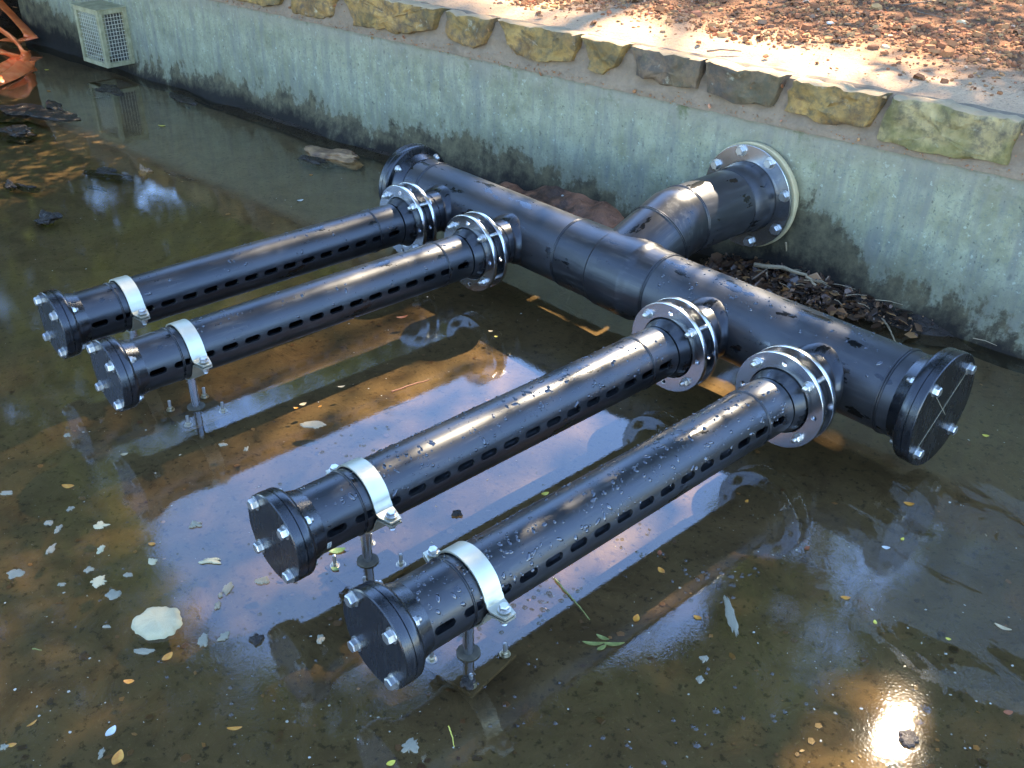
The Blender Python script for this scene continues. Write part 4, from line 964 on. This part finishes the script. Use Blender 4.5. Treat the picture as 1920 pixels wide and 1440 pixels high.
# black scum rings and bubbles
def bubble_mesh(pts, rads, seg=8):
    V, Fc = [], []
    for p, r in zip(pts, rads):
        b = len(V)
        for (rr, hh) in ((1.25, 0), (1., .12), (.85, .5), (.45, .85)):
            for k in range(seg): a = 6.283*k/seg; V.append((p[0]+math.cos(a)*r*rr, p[1]+math.sin(a)*r*rr, .0008+r*hh*.7))
        V.append((p[0], p[1], .0008+r*.65))
        for j in range(3):
            for k in range(seg): Fc.append((b+j*seg+k, b+j*seg+(k+1) % seg, b+(j+1)*seg+(k+1) % seg, b+(j+1)*seg+k))
        for k in range(seg): Fc.append((b+3*seg+k, b+3*seg+(k+1) % seg, b+4*seg))
    return V, Fc
s = NT('bubble_film'); s.t.nodes.remove(s.b)
frv = schlick(s, .07); gl = s.n('BsdfGlossy'); gl.inputs['Roughness'].default_value = .02; tr = s.n('BsdfTransparent'); tr.inputs['Color'].default_value = (.75, .72, .62, 1)
mx = s.n('MixShader'); s.l(frv, mx.inputs[0]); s.l(tr.outputs[0], mx.inputs[1]); s.l(gl.outputs[0], mx.inputs[2]); s.l(mx.outputs[0], s.o.inputs[0]); M['bubble'] = s.m
bp_, br_ = [], []
for (px, py, n, sp, r0) in [(700, 850, 22, 60, .003), (960, 1060, 40, 110, .003), (1010, 1130, 30, 60, .004), (1350, 1090, 40, 60, .004), (1290, 1370, 9, 60, .0055), (1180, 1390, 6, 80, .004), (1700, 1350, 14, 60, .006), (430, 1200, 24, 110, .003), (600, 1080, 26, 90, .0025), (880, 1170, 20, 60, .003), (640, 880, 26, 90, .003), (1190, 1010, 26, 70, .003), (500, 1300, 30, 140, .003), (980, 1310, 20, 130, .003), (250, 1060, 24, 170, .002), (1420, 1290, 20, 110, .003)]:
    for _ in range(n):
        P = at(px+random.gauss(0, sp*.6), py+random.gauss(0, sp*.4)); bp_.append(P); br_.append(r0*random.uniform(.4, 2.0))
V, Fc = bubble_mesh(bp_, br_)
o = link('bubbles', pydata('bubbles', V, Fc, 80), M['bubble']); tag(o, 'scattered small bubbles on the pond surface around the pipes', 'bubbles', kind='stuff')
for (px, py, r, lb) in [(858, 965, .016, 'black scum clot in the blue reflection between the two nearest pipes'), (480, 1201, .02, 'black scum clot in the blue reflection left of the reflected end plate'), (1705, 1388, .026, 'dark clot in the white sun reflection at the lower right'), (877, 1280, .022, 'dark clot beside the anchor bolt below the nearest pipe')]:
    P = at(px, py); P.z = .0015; splat('scum_clot', P, r, M['mud'], lb, 'scum', n=36, spikes=.6, seed=px*.1, h=.008)
pts, szs = [], []
for _ in range(2000):
    px, py = random.uniform(0, 1920), random.uniform(130, 1440); P = at(px, py)
    if P.y > wall_y(P.x)-.12 or (abs(P.y) < .16 and -2 < P.x < 1.05): continue
    d = (.35 + N(P.x, P.y, 2, 1.6))
    if random.random() > d+.1: continue
    pts.append((P.x, P.y, .0006)); szs.append(.0022+random.random()**3*.009)
o = flakes('floating_specks', pts, szs, simple('specks', (.22, .18, .10), (.45, .42, .33), .7, 3), .08, .02); tag(o, 'pale specks of leaf crumbs and froth floating all over the pond', 'floating specks', kind='stuff')
pts, szs = [], []
for _ in range(1100):
    px, py = random.uniform(0, 1920), random.uniform(130, 1440); P = at(px, py, -.045)
    if P.y > wall_y(P.x)-.05: continue
    pts.append((P.x, P.y, floor_z(P.x, P.y)+.002)); szs.append(.004+random.random()**3*.03)
o = flakes('sunken_leaves', pts, szs, M['wetleaf'], .05, .12); tag(o, 'sunken leaf fragments lying on the silty pond floor', 'sunken leaves', kind='stuff')

# ------------------------------------------------------------------ trees round the pond (seen in the water, a few added for shade)
MC = Vector((CAM.x, CAM.y, -CAM.z))
def inpoly(x, y, poly):
    c = False; n = len(poly)
    for i in range(n):
        x1, y1 = poly[i]; x2, y2 = poly[(i+1) % n]
        if (y1 > y) != (y2 > y) and x < (x2-x1)*(y-y1)/(y2-y1)+x1: c = not c
    return c
GAP = [(-73, 36), (-66, 32), (-57, 30), (-50, 27.5), (-44, 26.5), (-38, 28), (-35, 31), (-32.5, 36), (-31, 40), (-31, 44), (-34, 46), (-38, 47), (-46, 47.5), (-56, 47.5), (-62, 47), (-69, 45), (-73, 41)]
def in_gap(p, sc=1.):
    d = p-MC; az = math.degrees(math.atan2(d.x, d.y)); el = math.degrees(math.asin(d.z/d.length))
    az += 1.3*noise.noise(p*.8) + .9*noise.noise(p*2.7) + .9*noise.noise(p*6); el += 1.2*noise.noise(p*.8+Vector((9, 0, 0))) + .9*noise.noise(p*2.7+Vector((0, 5, 0))) + .9*noise.noise(p*6+Vector((3, 0, 0)))
    if inpoly(az, el, GAP): return True
    if el > 46 and -64 < az < -22 and noise.noise(p*1.3+Vector((2, 7, 1))) > .21: return True
    for (a, e, ra, re) in ((-67, 18.5, 2.6, 1.6), (-64.5, 17.2, 2., 1.), (-70.5, 17, 1.2, 1.), (-72, 19, 1.6, .8), (-80, 24, 1.2, 1.6), (-17.2, 45.9, 1.9, 1.4), (-21, 42, .9, .8), (-16, 48.5, 3., .8), (-24, 48.2, 1.6, .7)):
        if ((az-a)/ra)**2+((el-e)/re)**2 < 1: return True
    return False
def in_beam(p):
    t = (p.z-.25)/SUN.z; q = p-SUN*t
    e = min(((q.x+.75)/1.95)**2+((q.y+1.2)/1.7)**2, ((q.x+1.55)/2.)**2+((q.y-.6)/.75)**2, ((q.x-.2)/2.3)**2+((q.y-2.3)/1.5)**2)
    if q.x > -.1: e += ((q.x+.1)/1.3)**2
    e += .35*noise.noise(Vector((q.x*1.1, q.y*1.1, 4)))
    return e < 1 or ((q.x-1.42)**2+(q.y+1.0)**2 < .05)
def tree(name, base, crowns, nleaf, lsz, mat, label, beam_keep=.02):
    t = empty(name, base, label, 'tree', None); B = Vector(base)
    # trunk and limbs
    top = sum((Vector(c[0]) for c in crowns), Vector())/len(crowns); items = []
    fork = B.lerp(Vector((top.x, top.y, top.z)), .45); fork.x = B.x*.7+fork.x*.3; fork.y = B.y*.7+fork.y*.3
    r0 = .16+.012*(top.z); pts = [B, B.lerp(fork, .35)+Vector((.12, .05, 0)), B.lerp(fork, .7)-Vector((.08, .1, 0)), fork]
    link('trunk', sweep('trunk', [p-B for p in pts], [r0*1.35, r0, r0*.85, r0*.7], 10), M['bark'], t)
    for c in crowns:
        C_ = Vector(c[0]); mid = fork.lerp(C_, .55)+Vector((random.gauss(0, .3), random.gauss(0, .3), .3))
        link('limb', sweep('limb', [fork-B, fork.lerp(mid, .5)-B, mid-B, C_-B], [r0*.6, r0*.42, r0*.3, r0*.08], 7), M['bark'], t)
        for q in range(5):
            e_ = C_+Vector((random.uniform(-1, 1)*c[1], random.uniform(-1, 1)*c[1], random.uniform(-.6, .8)*c[2]))*.75
            if in_gap(e_) or in_beam(e_): continue
            link('limb', sweep('limb', [mid-B, mid.lerp(e_, .5)+Vector((0, 0, .15))-B, e_-B], [r0*.2, r0*.12, r0*.03], 5), M['bark'], t)
    V, Fc = [], []
    tot = sum(c[1]**2*c[2] for c in crowns)
    for c in crowns:
        C_ = Vector(c[0]); n_ = int(nleaf*c[1]**2*c[2]/tot); made = 0; tries = 0
        while made < n_ and tries < n_*3:
            # a twig end with several leaves
            tries += 7
            d = Vector((random.gauss(0, 1), random.gauss(0, 1), random.gauss(0, 1))).normalized(); rr = random.random()**.45
            p = C_+Vector((d.x*c[1]*rr, d.y*c[1]*rr, d.z*c[2]*rr))
            if noise.noise(p*.75) < -.34: continue
            if in_gap(p): continue
            if in_beam(p):
                qy = p.y-SUN.y*(p.z-.25)/SUN.z; qx = p.x-SUN.x*(p.z-.25)/SUN.z
                kp = beam_keep + (.18 if qy > 1.3 else 0 if qy > .05 else .22) + (.12 if qx > -.5 and qy < -1.1 else 0) + (.12 if qy < -1.85 else 0)
                if random.random() > kp: continue
            for _ in range(7):
                q = p+Vector((random.gauss(0, .16), random.gauss(0, .16), random.gauss(0, .12)))
                a = Vector((random.gauss(0, 1), random.gauss(0, 1), random.gauss(0, .5))).normalized(); b_ = a.orthogonal().normalized()
                b_ = (b_*math.cos(1)+a.cross(b_)*random.uniform(-1, 1)).normalized(); L = lsz*random.uniform(.6, 1.3)
                k = len(V); V += [q-a*L*.5, q+b_*L*.27, q+a*L*.5, q-b_*L*.27]; Fc.append((k, k+1, k+2, k+3)); made += 1
    link('crown', pydata('crown', [v-B for v in V], Fc), mat, t)
    return t
def pol(az, dist, z): a = math.radians(az); return (math.sin(a)*dist+.3, math.cos(a)*dist-1.5, z)
TR = [(-92, 12, 3.4, 3.6, 'dense dark tree beyond the left end of the wall, leaning over the pond'), (-79, 13, 3.4, 3.4, 'round bushy tree behind the hose corner, second from the left'), (-66, 14, 3.0, 3.4, 'tree with pale gaps in its crown, third from the left beyond the bank'), (-54, 13, 2.9, 3.4, 'broad tree behind the middle of the wall'), (-41, 13, 2.9, 3.4, 'broad tree behind the outlet pipe'), (-28, 13, 4.2, 3.6, 'tall tree behind the right half of the wall'), (-14, 12, 4.6, 3.8, 'tall dark tree behind the right end of the wall'), (2, 11, 4.2, 4.0, 'dark tree beyond the bank outside the right edge')]
for i, (az, di, cz, r, lb) in enumerate(TR):
    c = pol(az, di, cz); tree('tree', (c[0], c[1], .9), [((c[0], c[1], cz), r, r*.85), ((c[0]+.8, c[1]-.6, cz-1.6), r*.8, r*.55)], 20000, .19, M['leaf1'] if i % 3 else M['leaf2'], lb)
OV = [(-86, 7.2, 8.2, 3.2, 'high spreading tree overhanging the left of the pond'), (-66, 6.4, 9.4, 2.9, 'high spreading tree overhanging the middle left of the pond'), (-46, 6.2, 9.6, 2.9, 'high spreading tree arching over the manifold'), (-27, 6.2, 9.2, 2.8, 'high tree with feathery leaves above the outlet pipe'), (-8, 6.2, 8.6, 3.0, 'high spreading tree over the right end of the wall'), (12, 6.4, 7.6, 3.2, 'high spreading tree outside the right edge')]
for i, (az, di, cz, r, lb) in enumerate(OV):
    c = pol(az, di, cz); b_ = pol(az, di+3.5, .9)
    if i in (1, 2, 3): b_ = [(-8, -9.2, .5), (-2.5, -10, .5), (6.5, -8.8, .5)][i-1]      # stands on the near bank and reaches over
    tree('tree', b_, [((c[0], c[1], cz), r, r*.62), ((c[0]+.6*math.sin(i), c[1]-1.3, cz+.4), r*.8, r*.5)], 16000, .15, M['leaf2'] if i % 2 else M['leaf1'], lb)
c1 = pol(-10, 8.5, 6.2); tree('tree', pol(-8, 10, .9), [(c1, 2.6, 2.6), (pol(2, 8.5, 5.5), 2.4, 2.6)], 22000, .14, M['leaf1'], 'leafy tree standing close behind the right part of the wall')
c1 = pol(-84, 9, 5.8); tree('tree', pol(-86, 10.5, .9), [(c1, 2.0, 2.4), (pol(-94, 9, 5.2), 2.0, 2.4)], 16000, .14, M['leaf1'], 'slim tree with yellow leaves beside the left end of the wall')
for i, (az, di, cz, r, lb) in enumerate([(150, 13, 3.6, 3.4, 'tree on the near bank behind the viewer, right'), (190, 14, 3.4, 3.2, 'tree on the near bank directly behind the viewer'), (232, 13, 3.8, 3.4, 'tree on the near bank behind the viewer, left')]):
    c = pol(az, di, cz); tree('tree', (c[0], c[1], .5), [((c[0], c[1], cz), r, r*.8)], 4500, .2, M['leaf1'], lb)
tree('tree', (-6.2, 2.6, .95), [((-4.7, 1.9, 3.0), 1.4, .9), ((-6.5, 1.9, 2.9), 1.6, 1.), ((-8.2, 1.6, 2.8), 1.5, 1.)], 16000, .085, M['leaf2'], 'unseen low leafy tree added by the left half of the wall to shade the pond')  # added out of view to keep the sun off the upper left water
c3 = [(tuple(Vector((qx, qy, .25))+SUN*tt), rr, rz) for qx, qy, tt, rr, rz in ((-4.6, -1.0, 22, 3.0, 2.4), (-3.6, -3.6, 21, 2.8, 2.2), (-2.6, -.2, 25, 2.4, 2.0), (-.6, -3.4, 23, 2.6, 2.0))]  # crowns of an added tree, set along the sun direction to shade the floor
tree('tree', (-6.5, 15.0, 1.2), c3, 60000, .17, M['leaf1'], 'tallest tree far behind the wall, added out of view to shade the left of the pond')
# undergrowth at the far left end of the wall
pts, szs = [], []
for _ in range(700):
    x = random.uniform(-11.5, -8.3); y = random.uniform(-2.5, 1.8); pts.append((x, y, .02+.5*min(1, max(0, (-8.4-x)/2.2))+random.random()*.12)); szs.append(random.uniform(.03, .1))
o = flakes('undergrowth', pts, szs, M['chips'], .05, .8); tag(o, 'dark leaf litter on the muddy slope past the left end of the wall', 'leaf litter', kind='stuff')
